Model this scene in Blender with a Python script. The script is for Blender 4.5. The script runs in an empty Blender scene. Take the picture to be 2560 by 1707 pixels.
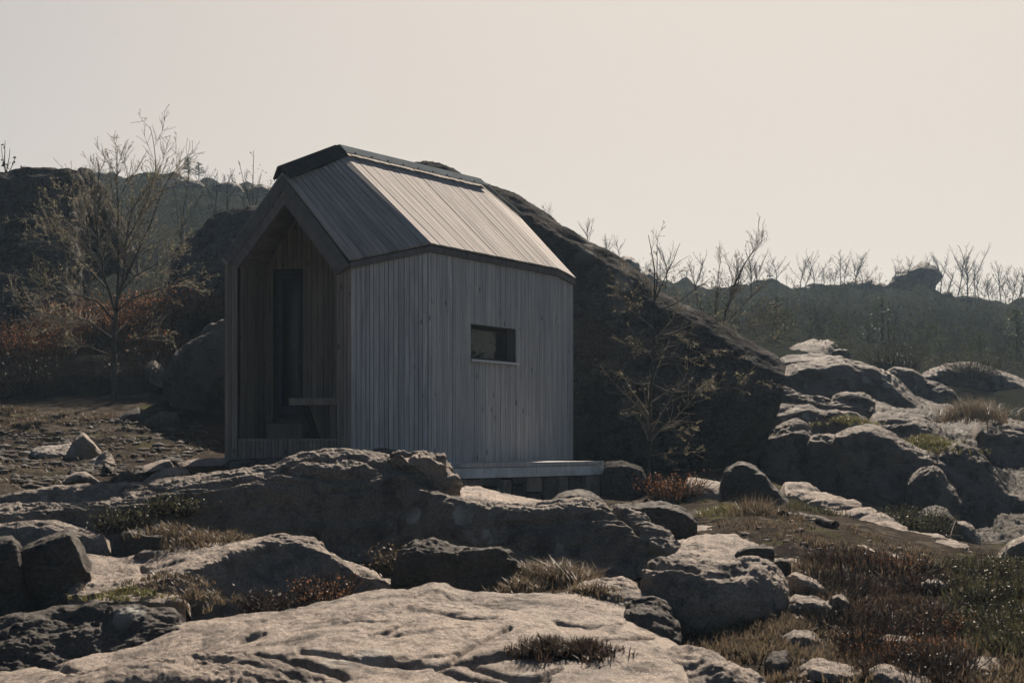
import bpy, bmesh, math, random
import numpy as np
from mathutils import Vector, Matrix

sc = bpy.context.scene
COL = sc.collection
R = math.radians
rng = np.random.default_rng(7)
random.seed(7)

# ------------------------------------------------------------------ camera, sky, sun, exposure
CAMZ = 1.6
FP, HY, CX = 3555.6, 1102.6, 1280.0          # focal length, horizon row and centre column of a 2560 x 1707 picture
cam = bpy.data.cameras.new('camera'); co = bpy.data.objects.new('camera', cam); COL.objects.link(co)
co.location = (0, 0, CAMZ); co.rotation_euler = (math.pi / 2, 0, 0)
cam.sensor_width = 36; cam.lens = 50; cam.shift_y = (HY - 853.5) / 2560
cam.clip_start = .1; cam.clip_end = 3000
cam.dof.use_dof = True; cam.dof.focus_distance = 20; cam.dof.aperture_fstop = 5
sc.camera = co
SUN_AZ, SUN_EL = 13, 39
w = bpy.data.worlds.new('World'); sc.world = w; w.use_nodes = True
nt = w.node_tree; N = nt.nodes; L = nt.links
bg = N['Background']
sky = N.new('ShaderNodeTexSky'); sky.sky_type = 'NISHITA'; sky.sun_disc = False
sky.sun_elevation = R(SUN_EL); sky.sun_rotation = R(SUN_AZ)
sky.air_density = 1.0; sky.dust_density = 3.0; sky.ozone_density = 1.0
# hazy air and the picture's own contrast: one soft S-curve on the whole sky, L^2 / (L^2 + k)
def vm(op, a, b):
    n = N.new('ShaderNodeVectorMath'); n.operation = op
    for k, v in ((0, a), (1, b)):
        if hasattr(v, 'is_output'): L.new(v, n.inputs[k])
        else: n.inputs[k].default_value = v
    return n.outputs[0]
hsv = N.new('ShaderNodeHueSaturation'); hsv.inputs['Saturation'].default_value = 1.05
L.new(sky.outputs[0], hsv.inputs['Color'])
sq = vm('MULTIPLY', hsv.outputs[0], hsv.outputs[0])
cur = vm('DIVIDE', sq, vm('ADD', sq, (17, 17, 17)))
L.new(vm('MULTIPLY', cur, (2.30, 2.08, 1.85)), bg.inputs[0])
bg.inputs[1].default_value = .1
sl = bpy.data.lights.new('sun', 'SUN'); sl.energy = 5.0; sl.angle = R(.55); sl.color = (1, .85, .70)
so = bpy.data.objects.new('sun', sl); COL.objects.link(so)
SD = Vector((math.sin(R(SUN_AZ)) * math.cos(R(SUN_EL)), math.cos(R(SUN_AZ)) * math.cos(R(SUN_EL)), math.sin(R(SUN_EL))))
so.rotation_euler = SD.to_track_quat('Z', 'Y').to_euler(); so.location = SD * 60
vs = sc.view_settings; vs.view_transform = 'Standard'; vs.look = 'None'; vs.exposure = 1.8; vs.gamma = 1; vs.use_curve_mapping = False
sc.render.engine = 'CYCLES'
cy = sc.cycles; cy.max_bounces = 6; cy.diffuse_bounces = 3; cy.glossy_bounces = 3; cy.transmission_bounces = 4
cy.transparent_max_bounces = 6; cy.volume_bounces = 0; cy.caustics_reflective = False; cy.caustics_refractive = False
try:
    cy.use_denoising = True; cy.denoiser = 'OPENIMAGEDENOISE'; cy.denoising_prefilter = 'ACCURATE'
except Exception:
    pass

# ------------------------------------------------------------------ small helpers
def DM(d):
    """surveyed distance: the ridge lies clear of the cabin's shadow, so the foreground steps are closer than first paced"""
    return np.interp(d, [0, 9, 12, 14, 15.3, 16.4, 17.6, 18, 18.6, 19, 19.5, 400], [0, 9, 11.4, 12.9, 13.6, 14.2, 15.0, 15.7, 17.2, 18.4, 19.4, 400])

def P(x, y, d):
    d = float(DM(d)); return np.array(((x - CX) / FP * d, d, CAMZ + (HY - y) / FP * d), float)

def Parr(a):
    a = np.array(a, float); a[..., 2] = DM(a[..., 2])
    return np.stack(((a[..., 0] - CX) / FP * a[..., 2], a[..., 2], CAMZ + (HY - a[..., 1]) / FP * a[..., 2]), -1)

_perm = np.random.default_rng(3).permutation(256); _perm = np.concatenate([_perm, _perm, _perm])
_g3 = np.random.default_rng(4).normal(size=(256, 3)); _g3 /= np.linalg.norm(_g3, axis=1)[:, None]

def noise(p):
    p = np.asarray(p, float)
    i = np.floor(p).astype(int); f = p - i; i &= 255
    u = f * f * f * (f * (f * 6 - 15) + 10)
    out = 0
    for dx in (0, 1):
        wx = u[..., 0] if dx else 1 - u[..., 0]
        for dy in (0, 1):
            wy = u[..., 1] if dy else 1 - u[..., 1]
            for dz in (0, 1):
                wz = u[..., 2] if dz else 1 - u[..., 2]
                h = _perm[_perm[_perm[i[..., 0] + dx] + i[..., 1] + dy] + i[..., 2] + dz]
                g = _g3[h]
                out = out + wx * wy * wz * (g[..., 0] * (f[..., 0] - dx) + g[..., 1] * (f[..., 1] - dy) + g[..., 2] * (f[..., 2] - dz))
    return out * 1.6

def fbm(p, o=4, gain=.5, lac=2.03):
    s = 0; a = 1; q = np.asarray(p, float)
    for k in range(o):
        s = s + a * noise(q + 17.3 * k); q = q * lac; a *= gain
    return s

def link(name, me, parent=None, mat=None):
    o = bpy.data.objects.new(name, me); COL.objects.link(o)
    if mat is not None and me is not None and not me.materials: me.materials.append(mat)
    if parent is not None: o.parent = parent
    return o

def tag(o, label=None, cat=None, group=None, kind=None):
    if label: o['label'] = label
    if cat: o['category'] = cat
    if group: o['group'] = group
    if kind: o['kind'] = kind
    return o

def empty(name, loc, label, cat, group=None):
    o = bpy.data.objects.new(name, None); COL.objects.link(o); o.location = loc; o.empty_display_size = .2
    return tag(o, label, cat, group)

def npmesh(name, v, quads=None, tris=None, smooth=False):
    me = bpy.data.meshes.new(name)
    v = np.asarray(v, np.float32).reshape(-1, 3)
    loops = []; starts = []; totals = []; n = 0
    if quads is not None and len(quads):
        q = np.asarray(quads, np.int32).reshape(-1, 4); loops.append(q.ravel()); starts.append(n + 4 * np.arange(len(q))); n += 4 * len(q); totals.append(np.full(len(q), 4))
    if tris is not None and len(tris):
        t = np.asarray(tris, np.int32).reshape(-1, 3); loops.append(t.ravel()); starts.append(n + 3 * np.arange(len(t))); n += 3 * len(t); totals.append(np.full(len(t), 3))
    loops = np.concatenate(loops).astype(np.int32); starts = np.concatenate(starts).astype(np.int32); totals = np.concatenate(totals).astype(np.int32)
    me.vertices.add(len(v)); me.vertices.foreach_set('co', v.ravel())
    me.loops.add(len(loops)); me.loops.foreach_set('vertex_index', loops)
    me.polygons.add(len(starts)); me.polygons.foreach_set('loop_start', starts)
    try: me.polygons.foreach_set('loop_total', totals)
    except Exception: pass
    me.polygons.foreach_set('use_smooth', np.full(len(starts), bool(smooth)))
    me.update(calc_edges=True); me.validate()
    return me

def gridquads(nr, nc, off=0):
    i = np.arange(nr - 1)[:, None] * nc + np.arange(nc - 1)[None, :] + off
    return np.stack((i, i + 1, i + nc + 1, i + nc), -1).reshape(-1, 4)

# ------------------------------------------------------------------ materials
def newmat(name):
    m = bpy.data.materials.new(name); m.use_nodes = True
    t = m.node_tree; b = t.nodes['Principled BSDF']; b.inputs['Specular IOR Level'].default_value = 0
    return m, t, b

def nd(t, typ, **kw):
    n = t.nodes.new(typ)
    for k, v in kw.items():
        if k in n.inputs: n.inputs[k].default_value = v
        else: setattr(n, k, v)
    return n

def ramp(t, src, a, b, ca=(0, 0, 0, 1), cb=(1, 1, 1, 1)):
    r = t.nodes.new('ShaderNodeValToRGB'); r.color_ramp.elements[0].position = a; r.color_ramp.elements[1].position = b
    r.color_ramp.elements[0].color = ca; r.color_ramp.elements[1].color = cb
    t.links.new(src, r.inputs[0]); return r.outputs[0]

def mix(t, fac, a, b, mode='MIX'):
    m = t.nodes.new('ShaderNodeMixRGB'); m.blend_type = mode
    for k, v in ((0, fac), (1, a), (2, b)):
        if hasattr(v, 'is_output'): t.links.new(v, m.inputs[k])
        elif k == 0: m.inputs[0].default_value = v
        else: m.inputs[k].default_value = (*v, 1)
    return m.outputs[0]

def rock_mat(name, c1, c2, dark=(.07, .068, .066), darkamt=.5, pale=.35, scale=1.0, bump=1.0, moss=0.0):
    m, t, b = newmat(name)
    g = nd(t, 'ShaderNodeNewGeometry'); pos = g.outputs['Position']
    def nz(s, det=6, rough=.6, vec=pos, sx=None):
        v = vec
        if sx:
            mp = nd(t, 'ShaderNodeMapping'); mp.inputs['Scale'].default_value = sx; t.links.new(vec, mp.inputs['Vector']); v = mp.outputs[0]
        n = nd(t, 'ShaderNodeTexNoise', Scale=s * scale, Detail=det, Roughness=rough); t.links.new(v, n.inputs['Vector']); return n.outputs['Fac']
    big = nz(.9, 5); mid = nz(5, 6, .65); fine = nz(42, 5, .75); grit = nz(120, 3, .8)
    col = mix(t, ramp(t, big, .35, .65), c1, c2)
    col = mix(t, ramp(t, mid, .50, .72), col, dark)
    stk = ramp(t, nz(14, 8, .75, pos, (.35, 1.5, 3.0)), .56, .66); col = mix(t, ramp(t, stk, 0, 1, (0, 0, 0, 1), (.6, .6, .6, 1)), col, dark)   # dark streaks along the foliation
    # crystals
    f = ramp(t, fine, .30, .70, (.35, .35, .36, 1), (1.45, 1.42, 1.38, 1)); col = mix(t, .8, col, f, 'MULTIPLY')
    f = ramp(t, grit, .32, .70, (.40, .40, .41, 1), (1.5, 1.47, 1.42, 1)); col = mix(t, .85, col, f, 'MULTIPLY')
    lich = ramp(t, nz(2.2, 7, .7), .52, .60); col = mix(t, nd(t, 'ShaderNodeMath', operation='MULTIPLY').outputs[0] if False else lich, col, mix(t, darkamt, col, dark))
    # pale crusts of lichen: round spots in clusters
    vor = nd(t, 'ShaderNodeTexVoronoi', Scale=3.1 * scale); vor.feature = 'SMOOTH_F1'; vor.inputs['Smoothness'].default_value = .25
    wv = mix(t, .12, pos, nd(t, 'ShaderNodeTexNoise', Scale=6.0).outputs['Color'], 'ADD') if False else pos
    dn = nd(t, 'ShaderNodeTexNoise', Scale=7.0, Detail=4.0); t.links.new(pos, dn.inputs['Vector'])
    va = nd(t, 'ShaderNodeVectorMath', operation='MULTIPLY_ADD'); va.inputs[1].default_value = (.16, .16, .16); t.links.new(dn.outputs['Color'], va.inputs[0]); t.links.new(pos, va.inputs[2])
    t.links.new(va.outputs[0], vor.inputs['Vector'])
    spot = ramp(t, vor.outputs['Distance'], .30, .36, (1, 1, 1, 1), (0, 0, 0, 1))
    clus = ramp(t, nz(.75, 2), .60, .66)
    mm = nd(t, 'ShaderNodeMath', operation='MULTIPLY'); t.links.new(spot, mm.inputs[0]); t.links.new(clus, mm.inputs[1])
    m2 = nd(t, 'ShaderNodeMath', operation='MULTIPLY'); t.links.new(mm.outputs[0], m2.inputs[0]); m2.inputs[1].default_value = pale
    col = mix(t, m2.outputs[0], col, (.42, .43, .40))
    if moss:
        mo = ramp(t, nz(1.3, 6, .7), .55, .68); mm = nd(t, 'ShaderNodeMath', operation='MULTIPLY'); t.links.new(mo, mm.inputs[0]); mm.inputs[1].default_value = moss
        col = mix(t, mm.outputs[0], col, (.05, .05, .022))
    t.links.new(col, b.inputs['Base Color']); b.inputs['Roughness'].default_value = .72; b.inputs['Specular IOR Level'].default_value = 0 if 'cliff' in name else .03
    strat = nz(9, 9, .72, pos, (.4, 1.7, 3.4))
    def bmp(h, s, d, prev=None):
        n = nd(t, 'ShaderNodeBump', Strength=s, Distance=d); t.links.new(h, n.inputs['Height'])
        if prev: t.links.new(prev, n.inputs['Normal'])
        return n.outputs[0]
    n = bmp(strat, 1.0 * bump, .09); n = bmp(mid, .7 * bump, .05, n); n = bmp(fine, 1.0 * bump, .022, n); n = bmp(grit, .8 * bump, .009, n)
    t.links.new(n, b.inputs['Normal'])
    return m

M = {}
M['rock'] = rock_mat('granite', (.37, .325, .288), (.29, .262, .238), dark=(.10, .096, .092), pale=.4)
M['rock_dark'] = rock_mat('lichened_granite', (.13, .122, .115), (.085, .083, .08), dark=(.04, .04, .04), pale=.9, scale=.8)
M['rock_lichen'] = rock_mat('spotted_granite', (.31, .28, .25), (.22, .205, .19), dark=(.07, .068, .066), pale=.8)
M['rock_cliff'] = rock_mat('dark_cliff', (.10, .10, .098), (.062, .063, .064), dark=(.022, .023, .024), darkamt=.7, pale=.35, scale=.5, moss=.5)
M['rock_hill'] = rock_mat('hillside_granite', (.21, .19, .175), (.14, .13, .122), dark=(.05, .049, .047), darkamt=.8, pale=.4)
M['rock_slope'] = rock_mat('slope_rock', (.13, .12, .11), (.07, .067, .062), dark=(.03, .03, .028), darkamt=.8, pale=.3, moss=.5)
M['rock_pale'] = rock_mat('pale_granite', (.40, .38, .36), (.33, .31, .29), pale=.3, darkamt=.3)
M['rock_far'] = rock_mat('far_granite', (.10, .10, .098), (.07, .07, .069), scale=.35, pale=.3, moss=.4)

def soil_mat():
    m, t, b = newmat('heath_soil')
    g = nd(t, 'ShaderNodeNewGeometry'); pos = g.outputs['Position']
    def nz(s, det=6, rough=.65):
        n = nd(t, 'ShaderNodeTexNoise', Scale=s, Detail=det, Roughness=rough); t.links.new(pos, n.inputs['Vector']); return n.outputs['Fac']
    col = mix(t, ramp(t, nz(.6), .4, .62), (.022, .02, .018), (.050, .043, .036))
    col = mix(t, ramp(t, nz(2.6), .52, .66), col, (.085, .074, .062))
    col = mix(t, ramp(t, nz(1.4), .56, .7), col, (.06, .062, .028))
    col = mix(t, .8, col, ramp(t, nz(30), .3, .7, (.5, .5, .5, 1), (1.5, 1.5, 1.5, 1)), 'MULTIPLY')
    sx = nd(t, 'ShaderNodeSeparateXYZ'); t.links.new(pos, sx.inputs[0]); ad = nd(t, 'ShaderNodeMath', operation='MULTIPLY_ADD'); t.links.new(nz(.08), ad.inputs[0]); ad.inputs[1].default_value = 24.0; t.links.new(sx.outputs[1], ad.inputs[2])
    mr = nd(t, 'ShaderNodeMapRange'); mr.inputs[1].default_value = 40; mr.inputs[2].default_value = 48; t.links.new(ad.outputs[0], mr.inputs[0])
    col = mix(t, mr.outputs[0], col, (.014, .016, .013))                     # far slopes: dark heather cover, with their shade put into the colour too
    t.links.new(col, b.inputs['Base Color']); b.inputs['Roughness'].default_value = .95
    bn = nd(t, 'ShaderNodeBump', Strength=1.0, Distance=.12); t.links.new(nz(4.5, 9, .75), bn.inputs['Height']); t.links.new(bn.outputs[0], b.inputs['Normal'])
    return m
M['soil'] = soil_mat()

def wood_mat(name, base, var, dark, knots=.8):
    m, t, b = newmat(name)
    uv = nd(t, 'ShaderNodeUVMap'); oi = nd(t, 'ShaderNodeObjectInfo')
    off = nd(t, 'ShaderNodeVectorMath', operation='MULTIPLY_ADD'); off.inputs[1].default_value = (37.0, 53.0, 0)
    cx = nd(t, 'ShaderNodeCombineXYZ'); t.links.new(oi.outputs['Random'], cx.inputs[0]); t.links.new(oi.outputs['Random'], cx.inputs[1])
    t.links.new(cx.outputs[0], off.inputs[0]); t.links.new(uv.outputs[0], off.inputs[2])
    def nz(sc_, s, det=4, rough=.6):
        mp = nd(t, 'ShaderNodeMapping'); mp.inputs['Scale'].default_value = sc_; t.links.new(off.outputs[0], mp.inputs[0])
        n = nd(t, 'ShaderNodeTexNoise', Scale=s, Detail=det, Roughness=rough); t.links.new(mp.outputs[0], n.inputs['Vector']); return n.outputs['Fac'], mp.outputs[0]
    grain, _ = nz((60, 1.6, 1), 1.0, 5, .7); broad, _ = nz((9, .8, 1), 1.0, 3)
    col = mix(t, ramp(t, oi.outputs['Random'], 0, 1), base, var)
    col = mix(t, .75, col, ramp(t, grain, .3, .7, (.6, .6, .6, 1), (1.3, 1.3, 1.3, 1)), 'MULTIPLY')
    col = mix(t, .7, col, ramp(t, broad, .3, .7, (.7, .7, .72, 1), (1.25, 1.23, 1.2, 1)), 'MULTIPLY')
    vo = nd(t, 'ShaderNodeTexVoronoi', Scale=1.0)
    mp = nd(t, 'ShaderNodeMapping'); mp.inputs['Scale'].default_value = (5.5, 2.3, 1); t.links.new(off.outputs[0], mp.inputs[0]); t.links.new(mp.outputs[0], vo.inputs['Vector'])
    kn = ramp(t, vo.outputs['Distance'], .06, .13, (knots, knots, knots, 1), (0, 0, 0, 1))
    col = mix(t, kn, col, dark)
    t.links.new(col, b.inputs['Base Color']); b.inputs['Roughness'].default_value = .88; b.inputs['Specular IOR Level'].default_value = .02
    bn = nd(t, 'ShaderNodeBump', Strength=.5, Distance=.004); t.links.new(grain, bn.inputs['Height']); t.links.new(bn.outputs[0], b.inputs['Normal'])
    return m
M['wood'] = wood_mat('weathered_wood', (.31, .31, .31), (.39, .387, .383), (.06, .058, .056))
M['roofwood'] = wood_mat('weathered_roof_wood', (.215, .208, .203), (.285, .272, .26), (.10, .095, .09), .5)
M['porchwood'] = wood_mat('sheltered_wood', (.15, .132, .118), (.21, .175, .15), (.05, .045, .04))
M['bargewood'] = wood_mat('barge_wood', (.095, .095, .095), (.13, .12, .115), (.05, .05, .05))

def plain(name, col, rough=.6, metal=0, noise_amt=.25, s=12):
    m, t, b = newmat(name)
    g = nd(t, 'ShaderNodeNewGeometry'); n = nd(t, 'ShaderNodeTexNoise', Scale=float(s), Detail=5.0, Roughness=.65); t.links.new(g.outputs['Position'], n.inputs['Vector'])
    k = noise_amt
    c = mix(t, 1.0, col, ramp(t, n.outputs['Fac'], .3, .7, (1 - k, 1 - k, 1 - k, 1), (1 + k, 1 + k, 1 + k, 1)), 'MULTIPLY')
    t.links.new(c, b.inputs['Base Color']); b.inputs['Roughness'].default_value = rough; b.inputs['Specular IOR Level'].default_value = .02; b.inputs['Metallic'].default_value = metal
    return m
M['felt'] = plain('dark_felt', (.02, .02, .02), .9)
M['zinc'] = plain('zinc_flashing', (.085, .10, .108), .9, .0, .15, 3)
M['zinc'].node_tree.nodes['Principled BSDF'].inputs['Specular IOR Level'].default_value = 0
M['zinc_dark'] = plain('dark_flashing', (.03, .033, .034), .85, 0, .2)
M['sill'] = plain('sill_metal', (.5, .52, .54), .5, 0, .1, 5)
M['frame'] = plain('painted_frame', (.03, .03, .032), .5)
M['concrete'] = plain('deck_edge_boards', (.42, .43, .44), .75, 0, .28, 5)
M['bark'] = plain('bark', (.045, .041, .037), .8, 0, .5, 30)
M['twig'] = plain('twig', (.15, .135, .118), .8, 0, .3, 20)
M['scrub'] = plain('scrub_twig', (.055, .052, .048), .9)
M['fartwig'] = plain('far_twig', (.022, .021, .021), .9)
for k_ in ('fartwig', 'zinc_dark', 'scrub'): M[k_].node_tree.nodes['Principled BSDF'].inputs['Specular IOR Level'].default_value = 0

def glass_mat():
    m, t, b = newmat('window_glass')
    b.inputs['Base Color'].default_value = (.012, .014, .013, 1); b.inputs['Roughness'].default_value = .04; b.inputs['Specular IOR Level'].default_value = .2
    g = nd(t, 'ShaderNodeNewGeometry'); n = nd(t, 'ShaderNodeTexNoise', Scale=5.0); t.links.new(g.outputs['Position'], n.inputs['Vector'])
    bn = nd(t, 'ShaderNodeBump', Strength=.25, Distance=.03); t.links.new(n.outputs['Fac'], bn.inputs['Height']); t.links.new(bn.outputs[0], b.inputs['Normal'])
    return m
M['glass'] = glass_mat()
M['twig'].node_tree.nodes['Principled BSDF'].inputs['Specular IOR Level'].default_value = 0

def leaf_mat(name, c1, c2, trans=.4, rough=.5):
    m, t, b = newmat(name)
    g = nd(t, 'ShaderNodeNewGeometry'); n = nd(t, 'ShaderNodeTexNoise', Scale=9.0, Detail=3.0); t.links.new(g.outputs['Position'], n.inputs['Vector'])
    c = mix(t, ramp(t, n.outputs['Fac'], .35, .65), c1, c2)
    t.links.new(c, b.inputs['Base Color']); b.inputs['Roughness'].default_value = rough; b.inputs['Specular IOR Level'].default_value = .05 if rough < .7 else 0
    tr = nd(t, 'ShaderNodeBsdfTranslucent'); t.links.new(c, tr.inputs[0])
    ms = nd(t, 'ShaderNodeMixShader'); ms.inputs[0].default_value = trans
    t.links.new(b.outputs[0], ms.inputs[1]); t.links.new(tr.outputs[0], ms.inputs[2]); t.links.new(ms.outputs[0], t.nodes['Material Output'].inputs['Surface'])
    return m
M['bud'] = leaf_mat('spring_buds', (.20, .195, .12), (.16, .135, .085), .45)
M['farleaf'] = leaf_mat('far_leaf', (.05, .054, .032), (.03, .035, .022), .2, .95)
M['needle'] = leaf_mat('pine_needle', (.03, .045, .025), (.045, .06, .03), .2)
M['rust'] = leaf_mat('rusty_leaf', (.19, .085, .036), (.11, .058, .03), .45)
M['green'] = leaf_mat('juniper_leaf', (.035, .038, .02), (.06, .056, .03), .3)
M['straw'] = leaf_mat('dry_straw', (.12, .094, .064), (.06, .048, .033), .3)
M['heather'] = leaf_mat('heather_sprig', (.055, .038, .028), (.032, .025, .02), .2)
M['moss'] = leaf_mat('moss_blade', (.09, .088, .035), (.06, .056, .022), .4)

# ------------------------------------------------------------------ ground
CP = [(-200, 1250, 17.5), (0, 1262, 17.5), (300, 1225, 18.2), (480, 1200, 19), (0, 1150, 20.5), (250, 1140, 21), (450, 1130, 21), (0, 1062, 24), (300, 1052, 25), (500, 1045, 25),
      (0, 965, 30), (300, 955, 29), (500, 900, 32), (-300, 900, 34), (600, 1172, 20), (850, 1180, 20.5), (1150, 1240, 20.3), (1320, 1262, 20.5), (1450, 1262, 20), (1650, 1262, 19.5), (1800, 1235, 21.5), (1560, 1195, 24),
      (800, 1100, 26), (1100, 1100, 27), (1400, 1110, 27),
      (1800, 1300, 18), (2000, 1330, 16.8), (2200, 1372, 15.8), (2400, 1412, 15), (2000, 1466, 12.9), (2300, 1486, 12.8), (2560, 1455, 13.8), (2700, 1440, 14),
      (2000, 1632, 10.2), (2300, 1655, 9.8), (2560, 1615, 10.2), (1900, 1745, 9), (2560, 1765, 8.3), (2800, 1700, 8.5),
      (0, 1430, 15.3), (300, 1430, 15.4), (700, 1450, 15.3), (1000, 1450, 14.6), (1300, 1485, 13.9), (1550, 1500, 13.4),
      (0, 1540, 12.6), (250, 1550, 12.4), (500, 1590, 12), (100, 1800, 10.3), (350, 1720, 10.3), (850, 1560, 12.5), (1250, 1550, 12.3), (1700, 1670, 10.3),
      (-100, 1850, 7.6), (600, 1850, 7.6), (1200, 1850, 7.6), (1800, 1840, 7.8), (500, 2660, 4), (1400, 2660, 4), (2200, 2560, 4),
      (1950, 1200, 25), (2100, 1250, 25), (2300, 1305, 24), (2520, 1375, 21), (2000, 1070, 32), (2200, 1105, 33), (2480, 1140, 33), (1960, 948, 38), (2100, 916, 42), (2300, 943, 44), (2560, 968, 44),
      (2000, 868, 48), (2150, 872, 50), (2300, 890, 56), (2560, 915, 58), (2050, 800, 80), (2300, 800, 80), (2560, 810, 80), (1700, 800, 75), (1500, 760, 72),
      (1450, 668, 104), (1600, 700, 106), (1700, 712, 108), (1850, 715, 108), (2000, 717, 108), (2130, 720, 108), (2230, 714, 108), (2330, 722, 108), (2400, 745, 108), (2560, 752, 108), (2800, 750, 108),
      (900, 560, 100), (1200, 560, 100), (650, 476, 92), (560, 474, 92), (450, 470, 92), (330, 478, 92), (240, 480, 92), (0, 500, 92), (-300, 500, 92), (250, 640, 62), (450, 640, 60), (650, 640, 60), (0, 640, 60), (300, 800, 42), (500, 780, 42), (900, 900, 40), (1300, 900, 40)]
cp = np.array(CP, float); cp[:, 2] = DM(cp[:, 2])
def ab(x, d): return np.stack(((np.asarray(x) - CX) / 1280 * 2.2, 2.4 * np.log(d)), -1)
_c = ab(cp[:, 0], cp[:, 2]); _z = (HY - cp[:, 1]) / FP * cp[:, 2]
_el = _z / cp[:, 2]                                  # fit the slope z/d: it stays in one range near and far
def tps(r2): return np.where(r2 > 1e-12, .5 * r2 * np.log(np.maximum(r2, 1e-12)), 0)
def _solve(c, v, lam=.02):
    n = len(c); K = tps(((c[:, None] - c[None]) ** 2).sum(-1)) + lam * np.eye(n); Q = np.c_[np.ones(n), c]
    A = np.block([[K, Q], [Q.T, np.zeros((3, 3))]]); return np.linalg.solve(A, np.r_[v, np.zeros(3)])
_w = _solve(_c, _el)
NA, NB = 420, 460
AG = np.linspace(-300, 2860, NA); BG = np.exp(np.linspace(np.log(4.0), np.log(108), NB))
gx, gd = np.meshgrid(AG, BG)
q = ab(gx.ravel(), gd.ravel()); el = np.zeros(len(q))
for k in range(0, len(q), 20000):
    s = q[k:k + 20000]; el[k:k + 20000] = tps(((s[:, None] - _c[None]) ** 2).sum(-1)) @ _w[:-3] + np.c_[np.ones(len(s)), s] @ _w[-3:]
GT = (el * gd.ravel()).reshape(NB, NA)
GX = (gx - CX) / FP * gd
pp = np.stack((GX, gd, GT), -1)
GT = GT + .05 * fbm(pp * 1.3, 4) + np.clip((gd - 35) / 40, 0, 1) * .5 * fbm(pp * .22 + 5, 4) + np.clip((gd - 85) / 12, 0, 1) * .55 * fbm(pp * np.array((.5, .12, 0)) + 8, 4) + .02 * fbm(pp * 5, 3)
GT = GT + CAMZ
def gz(X, Y):
    X = np.asarray(X, float); Y = np.maximum(np.asarray(Y, float), 4.0)
    xp = CX + X / Y * FP
    u = np.clip((xp - AG[0]) / (AG[-1] - AG[0]) * (NA - 1), 0, NA - 1.001); v = np.clip((np.log(Y) - np.log(4.0)) / (np.log(108) - np.log(4.0)) * (NB - 1), 0, NB - 1.001)
    i = u.astype(int); j = v.astype(int); fu = u - i; fv = v - j
    return (GT[j, i] * (1 - fu) + GT[j, i + 1] * fu) * (1 - fv) + (GT[j + 1, i] * (1 - fu) + GT[j + 1, i + 1] * fu) * fv
def on_ground(x, y, dmin=6.0, dmax=107.0):
    x = np.atleast_1d(np.asarray(x, float)); y = np.atleast_1d(np.asarray(y, float))
    ds = np.exp(np.linspace(np.log(dmin), np.log(dmax), 260)); out = np.full(len(x), np.nan)
    for d in ds[::-1] if False else ds:
        zr = CAMZ + (HY - y) / FP * d; hit = np.isnan(out) & (zr <= gz((x - CX) / FP * d, np.full(len(x), d))); out[hit] = d
    return out
def G(x, y, dmin=6.0):
    d = on_ground(x, y, dmin)[0]; d = 100 if np.isnan(d) else d
    return np.array(((x - CX) / FP * d, d, CAMZ + (HY - y) / FP * d))

# sheet: the fan in view plus a wide surround that runs out to the horizon
ang = np.concatenate((np.linspace(-180, -24, 40)[:-1], np.degrees(np.arctan((AG[::1] - CX) / FP)), np.linspace(24.2, 180, 40)[1:]))
rr = np.concatenate(([.6, 1.5, 2.7], BG, [114, 122, 135, 160, 220, 400, 900]))
def ground_z(A, Rr):
    a = np.radians(A); ac = np.clip(A, -23.9, 23.9)
    d = Rr * np.cos(np.radians(ac)); z = gz(np.tan(np.radians(ac)) * np.clip(d, 4, 107.9), np.clip(d, 4, 107.9))
    far = np.clip((Rr - 110) / 60, 0, 1); z = z - 9 * far * far * (3 - 2 * far)
    k = np.clip((np.abs(A) - 30) / 70, 0, 1); k = k * k * (3 - 2 * k)
    return z * (1 - k) + (-.1 + .2 * np.sin(Rr * .3)) * k
AA, RR = np.meshgrid(ang, rr)
inside = np.abs(AA) < 24
rad = np.where(inside, RR / np.cos(np.radians(np.clip(AA, -24, 24))), RR / math.cos(R(24)))
zz = ground_z(AA, rad)
gv = np.stack((rad * np.sin(np.radians(AA)), rad * np.cos(np.radians(AA)), zz), -1).reshape(-1, 3)
nc = len(ang); quads = gridquads(len(rr), nc)
c0 = len(gv); gv = np.vstack((gv, [[0, 0, float(zz[0].mean())]]))
tris = [(c0, i + 1, i) for i in range(nc - 1)]
g = link('ground', npmesh('ground', gv, quads, tris, True), None, M['soil']); tag(g, 'brown heath ground between and behind the rocks', 'ground', None, 'structure')

# ------------------------------------------------------------------ lofted rocks
def resample(line, n, dd):
    a = np.array([(p[0], p[1], p[2] if len(p) > 2 else dd) for p in line], float)
    s = np.r_[0, np.cumsum(np.abs(np.diff(a[:, 0])) + .35 * np.abs(np.diff(a[:, 1])))]; s /= s[-1]
    t = np.linspace(0, 1, n); o = np.stack([np.interp(t, s, a[:, k]) for k in range(3)], -1)
    k = max(1, int(n * .012)); ker = np.hanning(2 * k + 3)[1:-1]; ker /= ker.sum()
    pad = np.vstack((2 * o[0] - o[1:k + 1][::-1], o, 2 * o[-1] - o[-k - 1:-1][::-1]))
    return np.stack([np.convolve(pad[:, i], ker, 'valid') for i in range(3)], -1)

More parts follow.
